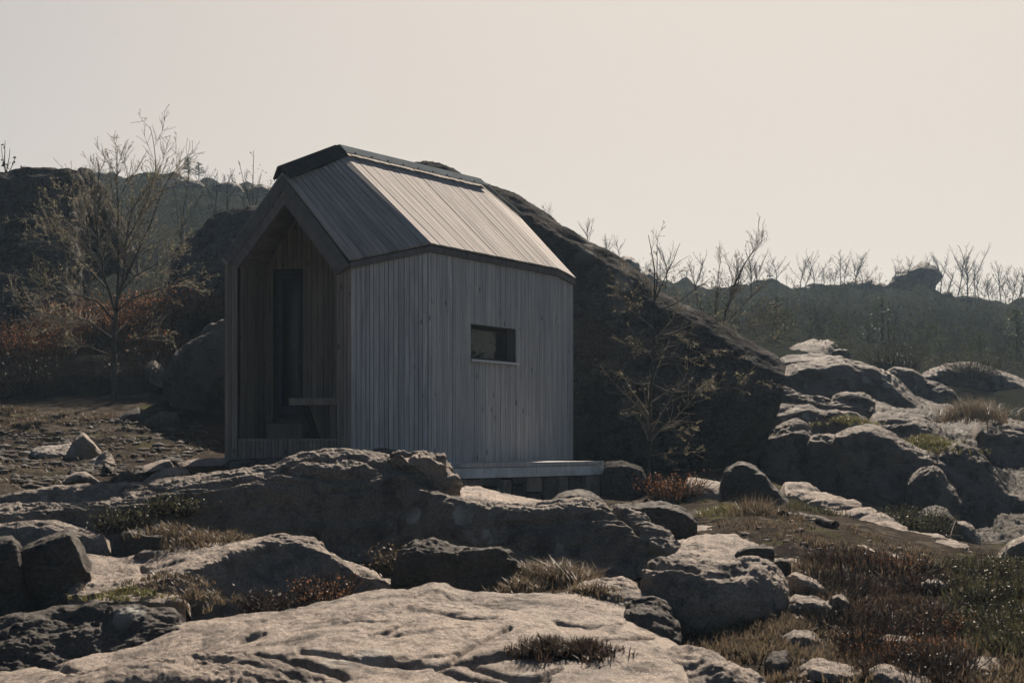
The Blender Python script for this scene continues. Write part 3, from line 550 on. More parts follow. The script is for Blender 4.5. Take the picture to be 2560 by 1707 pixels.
g_n = [(632, 700, 27.1), (720, 630, 26.8), (850, 560, 26.7), (1040, 500, 26.7), (1120, 520, 26.7), (1206, 560, 26.5), (1311, 605, 26.35), (1400, 650, 26.05), (1502, 710, 25.75), (1582, 765, 25.35), (1639, 815, 25.15), (1761, 870, 24.8), (1888, 935, 24.45), (1960, 960, 24.4)]
g_m = [(640, 900, 26.7), (850, 850, 26.4), (1120, 830, 26.3), (1300, 840, 25.95), (1500, 880, 25.4), (1650, 920, 24.95), (1800, 960, 24.6), (1900, 990, 24.35), (1952, 1009, 24.3)]
g_b = [(660, 1100, 26.6), (850, 1080, 26.4), (1120, 1080, 26.2), (1300, 1080, 25.9), (1500, 1100, 25.4), (1650, 1110, 25), (1800, 1120, 24.7), (1890, 1110, 24.6), (1926, 1085, 24.9)]
g_u = [(680, 1200, 27.5), (850, 1200, 27.2), (1120, 1200, 27), (1300, 1200, 26.6), (1500, 1230, 25.8), (1650, 1225, 25.6), (1800, 1225, 25.6), (1860, 1200, 25.8), (1892, 1166, 26)]
rock('giant_boulder', 'giant dark boulder sloping down to the right behind the cabin', [giant, g_l, g_n, g_m, g_b, g_u], mat='rock_cliff', cat='boulder', nx=520, nt=220, amp=.10, freq=.55, strata=.035, sfreq=(.8, 1.2, 2.5), weights=[.5, .5, .8, .8, .4], back=(4, 2.5), under=.3, tau=.45, fine=.012)
rock('cliff', 'dark flat-topped cliff at the left border behind the bare tree',
     [[(-160, 430, 35), (0, 436, 35), (25, 441, 35), (60, 440, 35), (95, 436, 35), (120, 430, 35), (152, 427, 35), (170, 423, 35), (191, 422, 35), (221, 428, 36), (228, 440, 38)], [(-160, 450, 34), (0, 456, 33.8), (95, 455, 33.8), (152, 445, 33.8), (200, 440, 34.2), (228, 470, 38)],
      [(-160, 700, 33), (0, 700, 33), (95, 700, 33), (170, 650, 33.2), (195, 600, 34), (214, 600, 38)], [(-160, 940, 32.5), (0, 940, 32.5), (95, 940, 32.6), (150, 900, 32.8), (190, 850, 33.6), (208, 800, 37.5)]],
     mat='rock_cliff', cat='cliff', nx=260, nt=170, amp=.18, freq=.7, strata=.10, sfreq=(.5, .7, 2.0), back=(5, 2), weights=[.4, 1, 1])
rock('rock_mound', 'dark lichened mound of rock behind the cabin at its left side',
     [[(440, 640, 33), (480, 590, 33), (531, 550, 33), (566, 531, 33), (613, 517, 33), (680, 505, 33), (760, 520, 33), (850, 600, 33)], [(420, 700, 31.5), (480, 640, 31.5), (540, 600, 31.5), (613, 570, 31.5), (700, 560, 31.5), (860, 640, 31.5)],
      [(400, 800, 30.5), (480, 780, 30.5), (613, 760, 30.5), (860, 760, 30.5)], [(400, 960, 30), (480, 960, 30), (613, 960, 30), (860, 960, 30)]], mat='rock_cliff', nx=180, nt=110, amp=.16, freq=.8, strata=.06, back=(3, 2))
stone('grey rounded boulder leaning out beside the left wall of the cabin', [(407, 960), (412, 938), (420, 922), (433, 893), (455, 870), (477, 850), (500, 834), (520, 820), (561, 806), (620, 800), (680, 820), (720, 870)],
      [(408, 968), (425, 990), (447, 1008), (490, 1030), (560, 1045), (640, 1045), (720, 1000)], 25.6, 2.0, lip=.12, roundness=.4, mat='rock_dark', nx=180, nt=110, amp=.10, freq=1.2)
stone('small stone catching sunlight at the foot of the bushes left of the grey boulder', [(366, 912), (376, 904), (390, 903), (405, 911), (418, 930)], [(368, 920), (392, 934), (418, 938)], 27.5, .5, lip=.5, name='stone', cat='stone', nx=50, nt=34)
for top, bot, d, th, lab, mt, lp in [
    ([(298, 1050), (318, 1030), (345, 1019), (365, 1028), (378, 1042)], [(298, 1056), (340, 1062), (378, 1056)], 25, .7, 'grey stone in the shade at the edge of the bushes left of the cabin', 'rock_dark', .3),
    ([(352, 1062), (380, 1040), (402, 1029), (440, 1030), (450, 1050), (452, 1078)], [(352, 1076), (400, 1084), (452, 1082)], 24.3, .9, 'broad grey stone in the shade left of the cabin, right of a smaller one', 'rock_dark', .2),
    ([(68, 1138), (76, 1122), (110, 1112), (150, 1110), (178, 1106), (186, 1128)], [(72, 1146), (120, 1154), (186, 1150)], 20.6, .8, 'flat pale stone lying left of the pyramid stone', 'rock_pale', .5),
    ([(160, 1148), (172, 1124), (186, 1100), (200, 1086), (209, 1082), (220, 1090), (235, 1108), (251, 1128)], [(160, 1152), (200, 1158), (251, 1140)], 20.2, .7, 'pyramid shaped grey stone standing on the ground at the left', 'rock', .08),
    ([(215, 1160), (235, 1146), (265, 1127), (276, 1135), (288, 1155)], [(215, 1168), (250, 1172), (288, 1162)], 19.6, .6, 'tilted slab stone leaning right of the pyramid stone', 'rock', .6),
    ([(-30, 1145), (0, 1138), (27, 1149), (42, 1166)], [(-30, 1170), (10, 1174), (42, 1170)], 19.6, .5, 'dark rock at the left border beside bare soil', 'rock_dark', .15),
    ([(8, 1232), (18, 1214), (32, 1206), (44, 1212), (52, 1232)], [(8, 1240), (30, 1244), (52, 1238)], 18.1, .35, 'small round stone near the left border just above the ridge', 'rock_dark', .12),
    ([(132, 1212), (160, 1196), (185, 1182), (206, 1177), (222, 1184), (240, 1198), (254, 1212)], [(132, 1216), (190, 1218), (254, 1214)], 18.2, .5, 'low triangular stone standing right behind the ridge at left', 'rock', .1),
    ([(160, 1188), (180, 1176), (226, 1165), (245, 1166), (262, 1176), (275, 1194)], [(160, 1198), (220, 1200), (275, 1198)], 18.8, .6, 'dark long stone behind the low triangular stone', 'rock_dark', .2),
    ([(255, 1172), (263, 1159), (274, 1162), (282, 1178)], [(255, 1182), (270, 1186), (282, 1182)], 18.7, .25, 'small dark stone resting against the dark long stone', 'rock_dark', .2),
    ([(290, 1200), (300, 1182), (320, 1177), (335, 1184), (350, 1205)], [(290, 1212), (320, 1214), (350, 1208)], 18.0, .35, 'small reddish stone between the triangular stone and the tilted slabs', 'rock_dark', .15),
    ([(332, 1180), (360, 1163), (395, 1152), (424, 1148), (432, 1165)], [(334, 1188), (380, 1186), (432, 1180)], 18.9, .7, 'tilted slab of rock left of the cabin, the upper one of a pair', 'rock', .55),
    ([(360, 1203), (385, 1185), (418, 1169), (450, 1168), (470, 1172), (477, 1188)], [(362, 1212), (420, 1208), (477, 1194)], 18.3, .6, 'tilted slab of rock left of the cabin, the lower one of a pair', 'rock', .25),
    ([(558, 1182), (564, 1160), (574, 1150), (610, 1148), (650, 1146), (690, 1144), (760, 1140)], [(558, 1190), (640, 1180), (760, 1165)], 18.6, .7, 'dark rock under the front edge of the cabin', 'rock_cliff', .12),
    ([(440, 1158), (480, 1148), (530, 1146), (600, 1144)], [(440, 1170), (520, 1172), (600, 1166)], 19.3, .9, 'flat lit rock by the left corner of the cabin', 'rock', .6)]:
    stone(lab, top, bot, d, th, lip=lp, mat=mt, name='stone', cat='stone', nx=70, nt=44)

# ---- rocky hillside at the right
hill = [
    ('broad dome crowning the rocky hillside at the right', [(1935, 928), (1953, 917), (1978, 907), (2024, 901), (2100, 900), (2150, 904), (2192, 911), (2225, 935), (2260, 968), (2285, 992), (2330, 1022), (2385, 1065)], [(1938, 945), (1975, 935), (2018, 923), (2080, 926), (2140, 930), (2190, 945), (2230, 968), (2260, 995), (2310, 1030), (2385, 1070)], 95, 34.5, 1.6),
    ('dark tilted flank behind the crowning dome on the right', [(2205, 945), (2220, 932), (2241, 921), (2275, 924), (2318, 941), (2376, 978), (2422, 1018), (2445, 1045)], [(2210, 950), (2245, 935), (2275, 940), (2318, 958), (2376, 992), (2445, 1050)], 70, 37, 1.0),
    ('small oval hump resting on the hillside below the dome', [(2080, 996), (2092, 987), (2115, 980), (2161, 980), (2180, 990), (2186, 1000)], [(2080, 1000), (2115, 990), (2161, 992), (2188, 1003)], 22, 30.5, .8),
    ('thin rock band under the dome beside the giant boulder', [(1940, 962), (1953, 958), (1993, 980), (2039, 986), (2085, 1004), (2146, 1008), (2190, 1020)], [(1942, 975), (1993, 992), (2039, 1000), (2085, 1014), (2190, 1028)], 26, 30.2, .8),
    ('striped lit band of rock touching the giant boulder', [(1935, 1018), (1947, 1011), (1978, 1007), (2024, 1008), (2067, 1023), (2085, 1040), (2105, 1060)], [(1935, 1040), (1978, 1030), (2024, 1032), (2067, 1045), (2105, 1068)], 46, 28.6, 1.2),
    ('low hump in the middle of the hillside right of the striped band', [(2060, 1034), (2067, 1029), (2085, 1024), (2134, 1035), (2177, 1056), (2195, 1075)], [(2062, 1040), (2085, 1037), (2134, 1052), (2195, 1082)], 36, 28.4, .9),
    ('wavy lit shelf high on the right side of the hillside', [(2180, 1038), (2189, 1033), (2253, 1032), (2314, 1035), (2354, 1060), (2391, 1094), (2420, 1125)], [(2180, 1060), (2253, 1058), (2300, 1066), (2354, 1090), (2420, 1132)], 50, 29, 1.5),
    ('dark steep rib at the left of the hillside next to the giant boulder', [(1905, 1105), (1932, 1072), (1955, 1058), (1975, 1047), (1999, 1047), (2024, 1069), (2039, 1105), (2085, 1146), (2130, 1185), (2200, 1240), (2260, 1290)], [(1905, 1115), (1945, 1082), (1985, 1072), (2015, 1090), (2035, 1120), (2085, 1160), (2200, 1250), (2262, 1294)], 140, 26, 1.1),
    ('long dark rib running down the middle of the hillside', [(2025, 1092), (2036, 1087), (2100, 1090), (2152, 1121), (2192, 1163), (2238, 1191), (2314, 1240), (2380, 1290)], [(2025, 1100), (2090, 1108), (2150, 1140), (2192, 1175), (2238, 1202), (2380, 1300)], 120, 25.4, 1.0),
    ('big dark hump with a sharp ridge right of the long rib', [(2085, 1088), (2097, 1081), (2131, 1072), (2171, 1061), (2207, 1075), (2253, 1100), (2299, 1125), (2360, 1146), (2406, 1186), (2449, 1226), (2513, 1262), (2570, 1315)], [(2090, 1092), (2131, 1082), (2171, 1078), (2207, 1096), (2253, 1120), (2299, 1142), (2360, 1165), (2406, 1205), (2449, 1242), (2513, 1276), (2572, 1322)], 130, 25, 1.3),
    ('pale pointed crag at the right side of the hillside', [(2350, 1125), (2366, 1112), (2397, 1099), (2422, 1114), (2467, 1139), (2486, 1177), (2513, 1226), (2570, 1252)], [(2350, 1140), (2385, 1135), (2422, 1140), (2462, 1160), (2484, 1195), (2513, 1236), (2572, 1260)], 110, 25.2, 1.1),
    ('flat lit rock shelf at the right border of the hillside', [(2455, 1046), (2467, 1042), (2513, 1050), (2560, 1057), (2620, 1066)], [(2455, 1075), (2513, 1085), (2620, 1100)], 60, 30, 1.6),
    ('dark rounded dome in front of the far wood at the right', [(2300, 940), (2318, 928), (2376, 906), (2437, 905), (2492, 919), (2560, 950), (2620, 980)], [(2302, 948), (2376, 922), (2437, 922), (2492, 934), (2620, 990)], 90, 45, 2.2),
    ('low dark knob below the pointed crag', [(2270, 1200), (2300, 1172), (2330, 1160), (2350, 1180), (2380, 1225), (2400, 1260)], [(2270, 1210), (2300, 1186), (2330, 1176), (2372, 1228), (2400, 1266)], 60, 24, .8),
]
rock('rock_hillside', 'wide bedrock slope under the humps and ribs at the right', [[(1890, 965, 36), (2000, 935, 37), (2200, 945, 37), (2420, 1030, 35), (2560, 1060, 34), (2700, 1080, 34)], [(1880, 1050, 31), (2050, 1030, 31), (2250, 1060, 31), (2450, 1110, 30), (2700, 1140, 30)],
     [(1870, 1130, 27.5), (2050, 1120, 27.5), (2250, 1150, 27), (2450, 1200, 27), (2700, 1240, 26.5)], [(1880, 1200, 25), (2080, 1215, 24.8), (2250, 1250, 24.4), (2450, 1290, 24), (2700, 1330, 23.5)], [(1900, 1260, 23.6), (2080, 1270, 23.4), (2250, 1320, 22.6), (2450, 1370, 22), (2700, 1410, 21)]],
     cat='rock slope', mat='rock_slope', nx=360, nt=220, amp=.22, freq=.45, strata=.08, sfreq=(.5, .9, 2.2), fine=.03, back=(3, 2))
for lab, c, l, hgt, d, th in hill:
    n_ = 60; cc, ll = resample(at(c, d), n_, d), resample(at(l, d - th * .5), n_, d); s_ = np.linspace(0, 1, n_); tp_ = np.clip(np.minimum(s_ * 2.6, (1 - s_) * 3), 0, 1); tp_ = (tp_ * (2 - tp_))
    rows_ = [[tuple(r) for r in cc]]
    mid_ = ll.copy(); rows_.append([tuple(r) for r in mid_])
    for kx, ky, kd in ((-8, .45, .62), (-18, 1.0, .75), (-20, 1.25, .78)):
        f_ = ll.copy(); f_[:, 0] += kx * tp_; f_[:, 1] += hgt * ky * tp_ + 4; f_[:, 2] = d - th * (.5 + (kd - .5) * tp_); rows_.append([tuple(r) for r in f_])
    rock('hillside_rock', lab, rows_, cat='hillside rock', nx=220, nt=100, amp=.07, freq=.9, strata=.05, sfreq=(.9, 1.3, 3.2), back=(1.8, 1.4), under=.5, weights=[.8, .7, .8, .3], mat='rock_hill')
stone('pale lit ground rock on the shelf in front of the far wood', [(1960, 880), (1990, 862), (2040, 853), (2085, 856), (2100, 866)], [(1960, 900), (2040, 898), (2100, 890)], 46, 4, lip=.7, nx=80, nt=44, mat='rock_hill', amp=.1)
stone('low pale rock shelf below the lit ground rock', [(1945, 902), (1975, 890), (2020, 885), (2070, 888), (2110, 896)], [(1945, 912), (2020, 912), (2110, 912)], 40, 2.5, lip=.6, nx=80, nt=44, amp=.08, mat='rock_hill')
stone('dark block by the far clearing below the wood', [(2076, 888), (2080, 876), (2100, 871), (2122, 874), (2126, 888)], [(2076, 892), (2100, 897), (2126, 893)], 45, .8, lip=.1, nx=40, nt=26, mat='rock_dark', name='stone', cat='stone')

# ---- skyline rocks
stone('balanced boulder leaning right on top of the far ridge', [(2205, 722), (2216, 709), (2241, 683), (2256, 682), (2274, 677), (2295, 666), (2309, 658), (2322, 663), (2337, 667), (2344, 676), (2351, 686), (2348, 700), (2342, 712)],
      [(2207, 726), (2260, 714), (2300, 718), (2328, 721), (2341, 714)], 106, 4, lip=.1, sh=.04, mat='rock_far', amp=.25, freq=.5, strata=.1, roundness=.25)
for top, bot, d, lab in [
    ([(2118, 724), (2123, 705), (2163, 703), (2166, 697), (2176, 698), (2180, 706), (2200, 703), (2214, 712)], [(2118, 730), (2160, 732), (2214, 728)], 106, 'square topped rock on the far ridge left of the balanced boulder'),
    ([(1890, 726), (1905, 712), (1930, 706), (1950, 712), (1966, 724)], [(1890, 734), (1930, 738), (1966, 734)], 105, 'rounded rock hump on the far ridge behind the giant boulder tip'),
    ([(1975, 724), (1990, 718), (2010, 716), (2060, 717), (2105, 720), (2116, 728)], [(1975, 732), (2050, 738), (2116, 734)], 105, 'long low rock along the far ridge under bare trees'),
    ([(2355, 740), (2364, 730), (2376, 731), (2386, 742)], [(2355, 750), (2370, 754), (2386, 750)], 105, 'small dark knob on the far ridge right of the balanced boulder'),
    ([(2388, 748), (2410, 739), (2440, 742), (2462, 752)], [(2388, 758), (2430, 762), (2462, 758)], 105, 'low rock under the tallest tree on the far ridge'),
    ([(1520, 670), (1540, 650), (1560, 640), (1575, 642), (1590, 655), (1598, 672)], [(1520, 690), (1560, 700), (1598, 690)], 80, 'grey rock knob peeping over the slope of the giant boulder'),
    ([(1602, 690), (1612, 678), (1625, 676), (1640, 690), (1650, 705)], [(1602, 715), (1630, 720), (1650, 715)], 80, 'second grey knob just right of the one over the boulder slope'),
    ([(412, 476), (425, 457), (445, 447), (470, 444), (492, 450), (506, 460), (518, 476)], [(412, 500), (465, 510), (518, 500)], 88, 'round dome rock on the left skyline under the small pine'),
    ([(528, 476), (538, 462), (556, 456), (580, 455), (595, 460), (606, 474), (610, 484)], [(528, 505), (570, 510), (610, 500)], 88, 'broad flat rock on the left skyline beside the dome'),
    ([(608, 484), (614, 466), (635, 462), (660, 464), (690, 478)], [(608, 505), (650, 510), (690, 500)], 88, 'rock on the left skyline meeting the roof edge')]:
    stone(lab, top, bot, d, 4, lip=.12, mat='rock_far', name='skyline_rock', cat='skyline rock', amp=.2, freq=.5, strata=.08, nx=90, nt=50, roundness=.25)

# ------------------------------------------------------------------ cabin
V3 = lambda a: Vector((float(a[0]), float(a[1]), float(a[2])))
def hit(x, y, p0, n):
    o = Vector((0, 0, CAMZ)); d = V3(P(x, y, 1)) - o
    return o + d * ((V3(p0) - o).dot(n) / d.dot(n))

def boxmesh(name, a, b, c, d, n, th, uvw=None):
    """slab with front face a b c d (a->b across, a->d along), thickness th against n"""
    vs_ = [V3(p) for p in (a, b, c, d)]; bk = [p - n * th for p in vs_]
    me = bpy.data.meshes.new(name)
    me.from_pydata([tuple(p) for p in vs_ + bk], [], [(0, 1, 2, 3), (7, 6, 5, 4), (0, 4, 5, 1), (1, 5, 6, 2), (2, 6, 7, 3), (3, 7, 4, 0)])
    uv = me.uv_layers.new(name='UVMap'); wd = (vs_[1] - vs_[0]).length; ln = (vs_[3] - vs_[0]).length
    co_ = {0: (0, 0), 1: (wd, 0), 2: (wd, ln), 3: (0, ln), 4: (0, 0), 5: (wd, 0), 6: (wd, ln), 7: (0, ln)}
    for lp in me.loops: uv.data[lp.index].uv = co_[lp.vertex_index]
    bm = bmesh.new(); bm.from_mesh(me); bmesh.ops.recalc_face_normals(bm, faces=bm.faces); bm.to_mesh(me); bm.free()
    return me

ZB = CAMZ - .305                                    # foot of the cladding
ZE = CAMZ + 2.715                                   # eaves at the middle corners
U = Vector((.545, .838, 0)).normalized(); NR = Vector((.838, -.545, 0)).normalized()
def XY(x, d, z): p = P(x, 0, d); return Vector((p[0], p[1], z))
FL = XY(562, 19.75, CAMZ + 2.50); FR = XY(876, 19.5, CAMZ + 2.465); C1 = XY(1072, 19.66, ZE); C2 = XY(1389, 22.5, ZE)
E2 = XY(1433, 23.7, CAMZ + 2.70)
P0 = V3(P(706, 432, 19.62)); P1 = V3(P(844, 374, 20.58)); P2 = V3(P(1198, 458, 23.55)); P3 = V3(P(1300, 543, 24.6))
mir = lambda c, p: Vector((2 * p.x - c.x, 2 * p.y - c.y, c.z))
CL1 = mir(C1, P1); CL2 = mir(C2, P2); EL2 = mir(E2, P3)
cabin = empty('cabin', (C1.x, C1.y, ZB), 'small grey timber cabin with faceted roof and recessed porch behind the rock ridge', 'cabin')
CI = Matrix.Translation(cabin.location).inverted()
def cpart(name, me, mat, parent=None, label=None):
    """mesh given in world space; stored relative to the cabin's base"""
    me.transform(CI); o = link(name, me, parent or cabin, mat)
    if label: o['label'] = label
    return o
def down(p, z): return Vector((p.x, p.y, z))

def boards(a0, a1, b0, b1, n, th, wmin, wmax, gap, name, mat, parent, hole=None, proud=.012, lift=0.0):
    """boards running from edge a0-a1 to edge b0-b1; hole = (s0, s1, t0, t1) left open"""
    W = (Vector(a1) - Vector(a0)).length; s = 0.0; rr_ = random.Random(int(W * 1000) + len(name))
    while s < W - .012:
        wd = min(rr_.uniform(wmin, wmax), W - s)
        if W - s - wd < wmin * .6: wd = W - s
        f0, f1 = s / W, max(s + wd - gap, s + .004) / W; pr = n * (rr_.uniform(0, proud) + lift)
        pieces = [(f0, f1)]
        if hole: 
            cut = sorted({f0, f1} | {h for h in hole[:2] if f0 < h < f1}); pieces = list(zip(cut[:-1], cut[1:]))
        for fa, fb in pieces:
            open_ = hole and fa > hole[0] - 1e-6 and fb < hole[1] + 1e-6
            for t0, t1 in ([(0, hole[2]), (hole[3], 1)] if open_ else [(0, 1)]):
                A = lambda f, t: (a0.lerp(a1, f)).lerp(b0.lerp(b1, f), t) + pr
                if (fb - fa) * W < .004: continue
                cpart(name, boxmesh(name, A(fa, t0), A(fb, t0), A(fb, t1), A(fa, t1), n, th), mat, parent)
        s += wd

def poly_prism(name, pts, n, th):
    vs_ = [V3(p) for p in pts]; k = len(vs_); me = bpy.data.meshes.new(name)
    me.from_pydata([tuple(p) for p in vs_] + [tuple(p - n * th) for p in vs_], [], [tuple(range(k)), tuple(range(2 * k - 1, k - 1, -1))] + [(i, (i + 1) % k, (i + 1) % k + k, i + k) for i in range(k)])
    bm = bmesh.new(); bm.from_mesh(me); bmesh.ops.recalc_face_normals(bm, faces=bm.faces); bm.to_mesh(me); bm.free()
    uv = me.uv_layers.new(name='UVMap'); ax = Vector((0, 0, 1)).cross(n); ax = ax.normalized() if ax.length > .01 else Vector((1, 0, 0)); ay = n.cross(ax)
    for lp in me.loops:
        c = me.vertices[lp.vertex_index].co; uv.data[lp.index].uv = (c.dot(ax), c.dot(ay))
    return me

def twist_slab(name, a, b, c, d, n, off, th, k=14):
    """thin slab over the (slightly twisted) quad a-b above c-d"""
    f = np.linspace(0, 1, k); A, B, C_, D_ = (np.array(p) for p in (a, b, c, d)); S_, T_ = np.meshgrid(f, f); S_ = S_[..., None]; T_ = T_[..., None]
    top = (A * (1 - S_) + B * S_) * (1 - T_) + (C_ * (1 - S_) + D_ * S_) * T_ - np.array(n) * off; bot = top - np.array(n) * th
    V = np.concatenate((top.reshape(-1, 3), bot.reshape(-1, 3))); q1 = gridquads(k, k); q2 = gridquads(k, k, k * k)[:, ::-1]
    e = [i for i in range(k)] + [i * k + k - 1 for i in range(1, k)] + [k * k - 1 - i for i in range(1, k)] + [(k - 1 - i) * k for i in range(1, k - 1)]
    q3 = np.array([(e[i], e[(i + 1) % len(e)], e[(i + 1) % len(e)] + k * k, e[i] + k * k) for i in range(len(e))])
    return npmesh(name, V, np.concatenate((q1, q2, q3)))
def outward(a, b):
    d = (b - a); n = Vector((d.y, -d.x, 0)).normalized(); return n
# ---- long right wall with the window
n2 = outward(C1, C2)
wallR = cpart('wall', poly_prism('wall', [down(C1, ZB + .02) - n2 * .03, down(C2, ZB + .02) - n2 * .03, C2 - n2 * .03, C1 - n2 * .03], n2, .012), M['felt'], None, 'long right wall with a small window')
bpy.data.meshes.remove(wallR.data) if False else None
LW = (C2 - C1).length; HW = ZE - ZB
def wuv(x, y):
    h = hit(x, y, C1, n2); return ((h - C1).dot((C2 - C1).normalized()) / LW, (h.z - ZB) / HW)
s0, t1 = wuv(1176, 811); s1, t1b = wuv(1289, 821); _, t0 = wuv(1176, 898)
t1 = (t1 + t1b) / 2
boards(down(C1, ZB), down(C2, ZB), C1, C2, n2, .022, .045, .085, .006, 'cladding_board', M['wood'], wallR, (s0, s1, t0, t1), .008)
# opening is cut through the felt: rebuild it as four panels
def wp(s, t, o): return down(C1, 0).lerp(down(C2, 0), s) + Vector((0, 0, ZB + HW * t)) + n2 * o
bmw = bmesh.new()
def addbox(bm, a, b, c, d, n, th):
    vs_ = [V3(p) for p in (a, b, c, d)]; vv = [bm.verts.new(p) for p in vs_] + [bm.verts.new(p - n * th) for p in vs_]
    for f in ((0, 1, 2, 3), (7, 6, 5, 4), (0, 4, 5, 1), (1, 5, 6, 2), (2, 6, 7, 3), (3, 7, 4, 0)): bm.faces.new([vv[i] for i in f])
def bmfin(bm, name):
    bmesh.ops.recalc_face_normals(bm, faces=bm.faces); me = bpy.data.meshes.new(name); bm.to_mesh(me); bm.free(); return me
for sa, sb, ta, tb in ((0, s0, .01, 1), (s1, 1, .01, 1), (s0, s1, .01, t0), (s0, s1, t1, 1)):
    addbox(bmw, wp(sa, ta, -.028), wp(sb, ta, -.028), wp(sb, tb, -.028), wp(sa, tb, -.028), n2, .02)
me = bmfin(bmw, 'wall'); me.transform(CI); me.materials.append(M['felt']); wallR.data = me
# window: deep reveal, dark frame, pane, metal sill
RD = -.20
win = bmesh.new()
e = .012 / LW; ev = .012 / HW
addbox(win, wp(s0 - e, t0, -.002), wp(s0, t0, -.002), wp(s0, t1, -.002), wp(s0 - e, t1, -.002), n2, .25)
addbox(win, wp(s1, t0, -.002), wp(s1 + e, t0, -.002), wp(s1 + e, t1, -.002), wp(s1, t1, -.002), n2, .25)
addbox(win, wp(s0, t1, -.002), wp(s1, t1, -.002), wp(s1, t1 + ev, -.002), wp(s0, t1 + ev, -.002), n2, .25)
addbox(win, wp(s0, t0 - ev, -.002), wp(s1, t0 - ev, -.002), wp(s1, t0, -.002), wp(s0, t0, -.002), n2, .25)
window = cpart('window', bmfin(win, 'window'), M['bargewood'])
fr = bmesh.new(); fw = .055 / LW; fh = .055 / HW
for sa, sb, ta, tb in ((s0, s0 + fw, t0, t1), (s1 - fw, s1, t0, t1), (s0 + fw, s1 - fw, t1 - fh, t1), (s0 + fw, s1 - fw, t0, t0 + fh)):
    addbox(fr, wp(sa, ta, RD + .04), wp(sb, ta, RD + .04), wp(sb, tb, RD + .04), wp(sa, tb, RD + .04), n2, .05)
cpart('frame', bmfin(fr, 'frame'), M['frame'], window)
cpart('pane', boxmesh('pane', wp(s0 + fw, t0 + fh, RD + .015), wp(s1 - fw, t0 + fh, RD + .015), wp(s1 - fw, t1 - fh, RD + .015), wp(s0 + fw, t1 - fh, RD + .015), n2, .01), M['glass'], window)
si = bmesh.new(); se = .03 / LW
addbox(si, wp(s0 - se, t0 - .028 / HW, .055), wp(s1 + se, t0 - .028 / HW, .055), wp(s1 + se, t0 - .004 / HW, .055), wp(s0 - se, t0 - .004 / HW, .055), n2, .006)
addbox(si, wp(s0 - se, t0 - .002 / HW, .055), wp(s1 + se, t0 - .002 / HW, .055), wp(s1 + se, t0 + .002 / HW, .055), wp(s0 - se, t0 + .002 / HW, .055), n2, .05)
addbox(si, wp(s0 + se * .1, t0 - .002 / HW, .004), wp(s1 - se * .1, t0 - .002 / HW, .004), wp(s1 - se * .1, t0 + .006 / HW, .004), wp(s0 + se * .1, t0 + .006 / HW, .004), n2, .17)
cpart('sill', bmfin(si, 'sill'), M['sill'], window)
# ---- oblique right wall, rear walls, left walls
n1 = outward(FR, C1)
wallO = cpart('wall', boxmesh('wall', down(FR, ZB + .02) - n1 * .028, down(C1, ZB + .02) - n1 * .028, C1 - n1 * .028, FR - n1 * .028, n1, .02), M['felt'], None, 'oblique wall between porch and long wall')
C1j = C1 - (C1 - FR).normalized() * .014
boards(down(FR, ZB - .02), down(C1j, ZB), FR - Vector((0, 0, .01)), C1j, n1, .022, .05, .09, .007, 'cladding_board', M['wood'], wallO, None, .008)
n3 = outward(C2, E2)
wallB = cpart('wall', boxmesh('wall', down(C2, ZB + .02) - n3 * .028, down(E2, ZB + .02) - n3 * .028, E2 - n3 * .028, C2 - n3 * .028, n3, .02), M['felt'], None, 'narrow wall at the far right corner')
boards(down(C2, ZB), down(E2, ZB), C2, E2, n3, .022, .06, .09, .009, 'cladding_board', M['wood'], wallB, None, .008)
for a, b in ((CL1, FL), (CL2, CL1), (EL2, CL2), (E2, EL2)):
    n = outward(a, b); cpart('wall', boxmesh('wall', down(a, ZB), down(b, ZB), b, a, n, .05), M['wood'], None, 'rear wall' if a is E2 else 'left wall')
# ---- front with porch
fx = (down(FR, 0) - down(FL, 0)).normalized(); nF = Vector((fx.y, -fx.x, 0)); inw = -nF
WF = (down(FR, 0) - down(FL, 0)).length
def fp(s, z, p=0.0): return down(FL, z) + fx * s + inw * p       # s metres from the left corner, p metres into the porch
def fs(x, p=0.0):
    h = hit(x, 900, fp(0, 0, p), nF); return (h - down(FL, h.z)).dot(fx)
def fz(x, y, p=0.0): return hit(x, y, fp(0, 0, p), nF).z
JL, JR = fs(594), fs(842); DP = 1.22
ZF = fz(700, 1096); ZFB = fz(600, 1146)
pil = cpart('pillar', boxmesh('pillar', fp(.0, ZFB, .03), fp(JL, ZFB, .03), fp(JL, FL.z - .05, .03), fp(0, FL.z - .05, .03), nF, .10), M['felt'], None, 'left porch pillar')
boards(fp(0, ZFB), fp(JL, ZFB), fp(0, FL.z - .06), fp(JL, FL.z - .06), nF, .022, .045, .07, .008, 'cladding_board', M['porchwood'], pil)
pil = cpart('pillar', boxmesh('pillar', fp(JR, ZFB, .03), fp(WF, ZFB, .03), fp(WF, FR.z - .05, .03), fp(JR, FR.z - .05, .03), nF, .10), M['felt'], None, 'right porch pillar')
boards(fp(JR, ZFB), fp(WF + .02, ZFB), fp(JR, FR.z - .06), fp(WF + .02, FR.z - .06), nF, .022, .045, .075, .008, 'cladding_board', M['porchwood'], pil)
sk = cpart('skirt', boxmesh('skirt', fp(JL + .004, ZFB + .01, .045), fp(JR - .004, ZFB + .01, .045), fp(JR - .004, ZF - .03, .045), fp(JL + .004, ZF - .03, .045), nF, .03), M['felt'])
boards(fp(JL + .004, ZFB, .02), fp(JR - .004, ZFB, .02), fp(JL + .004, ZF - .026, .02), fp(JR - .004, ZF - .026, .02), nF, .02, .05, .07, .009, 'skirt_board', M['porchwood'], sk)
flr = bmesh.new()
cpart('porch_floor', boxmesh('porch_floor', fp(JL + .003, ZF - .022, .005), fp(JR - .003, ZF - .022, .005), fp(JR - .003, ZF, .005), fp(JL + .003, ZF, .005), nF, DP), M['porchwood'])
flr.free()
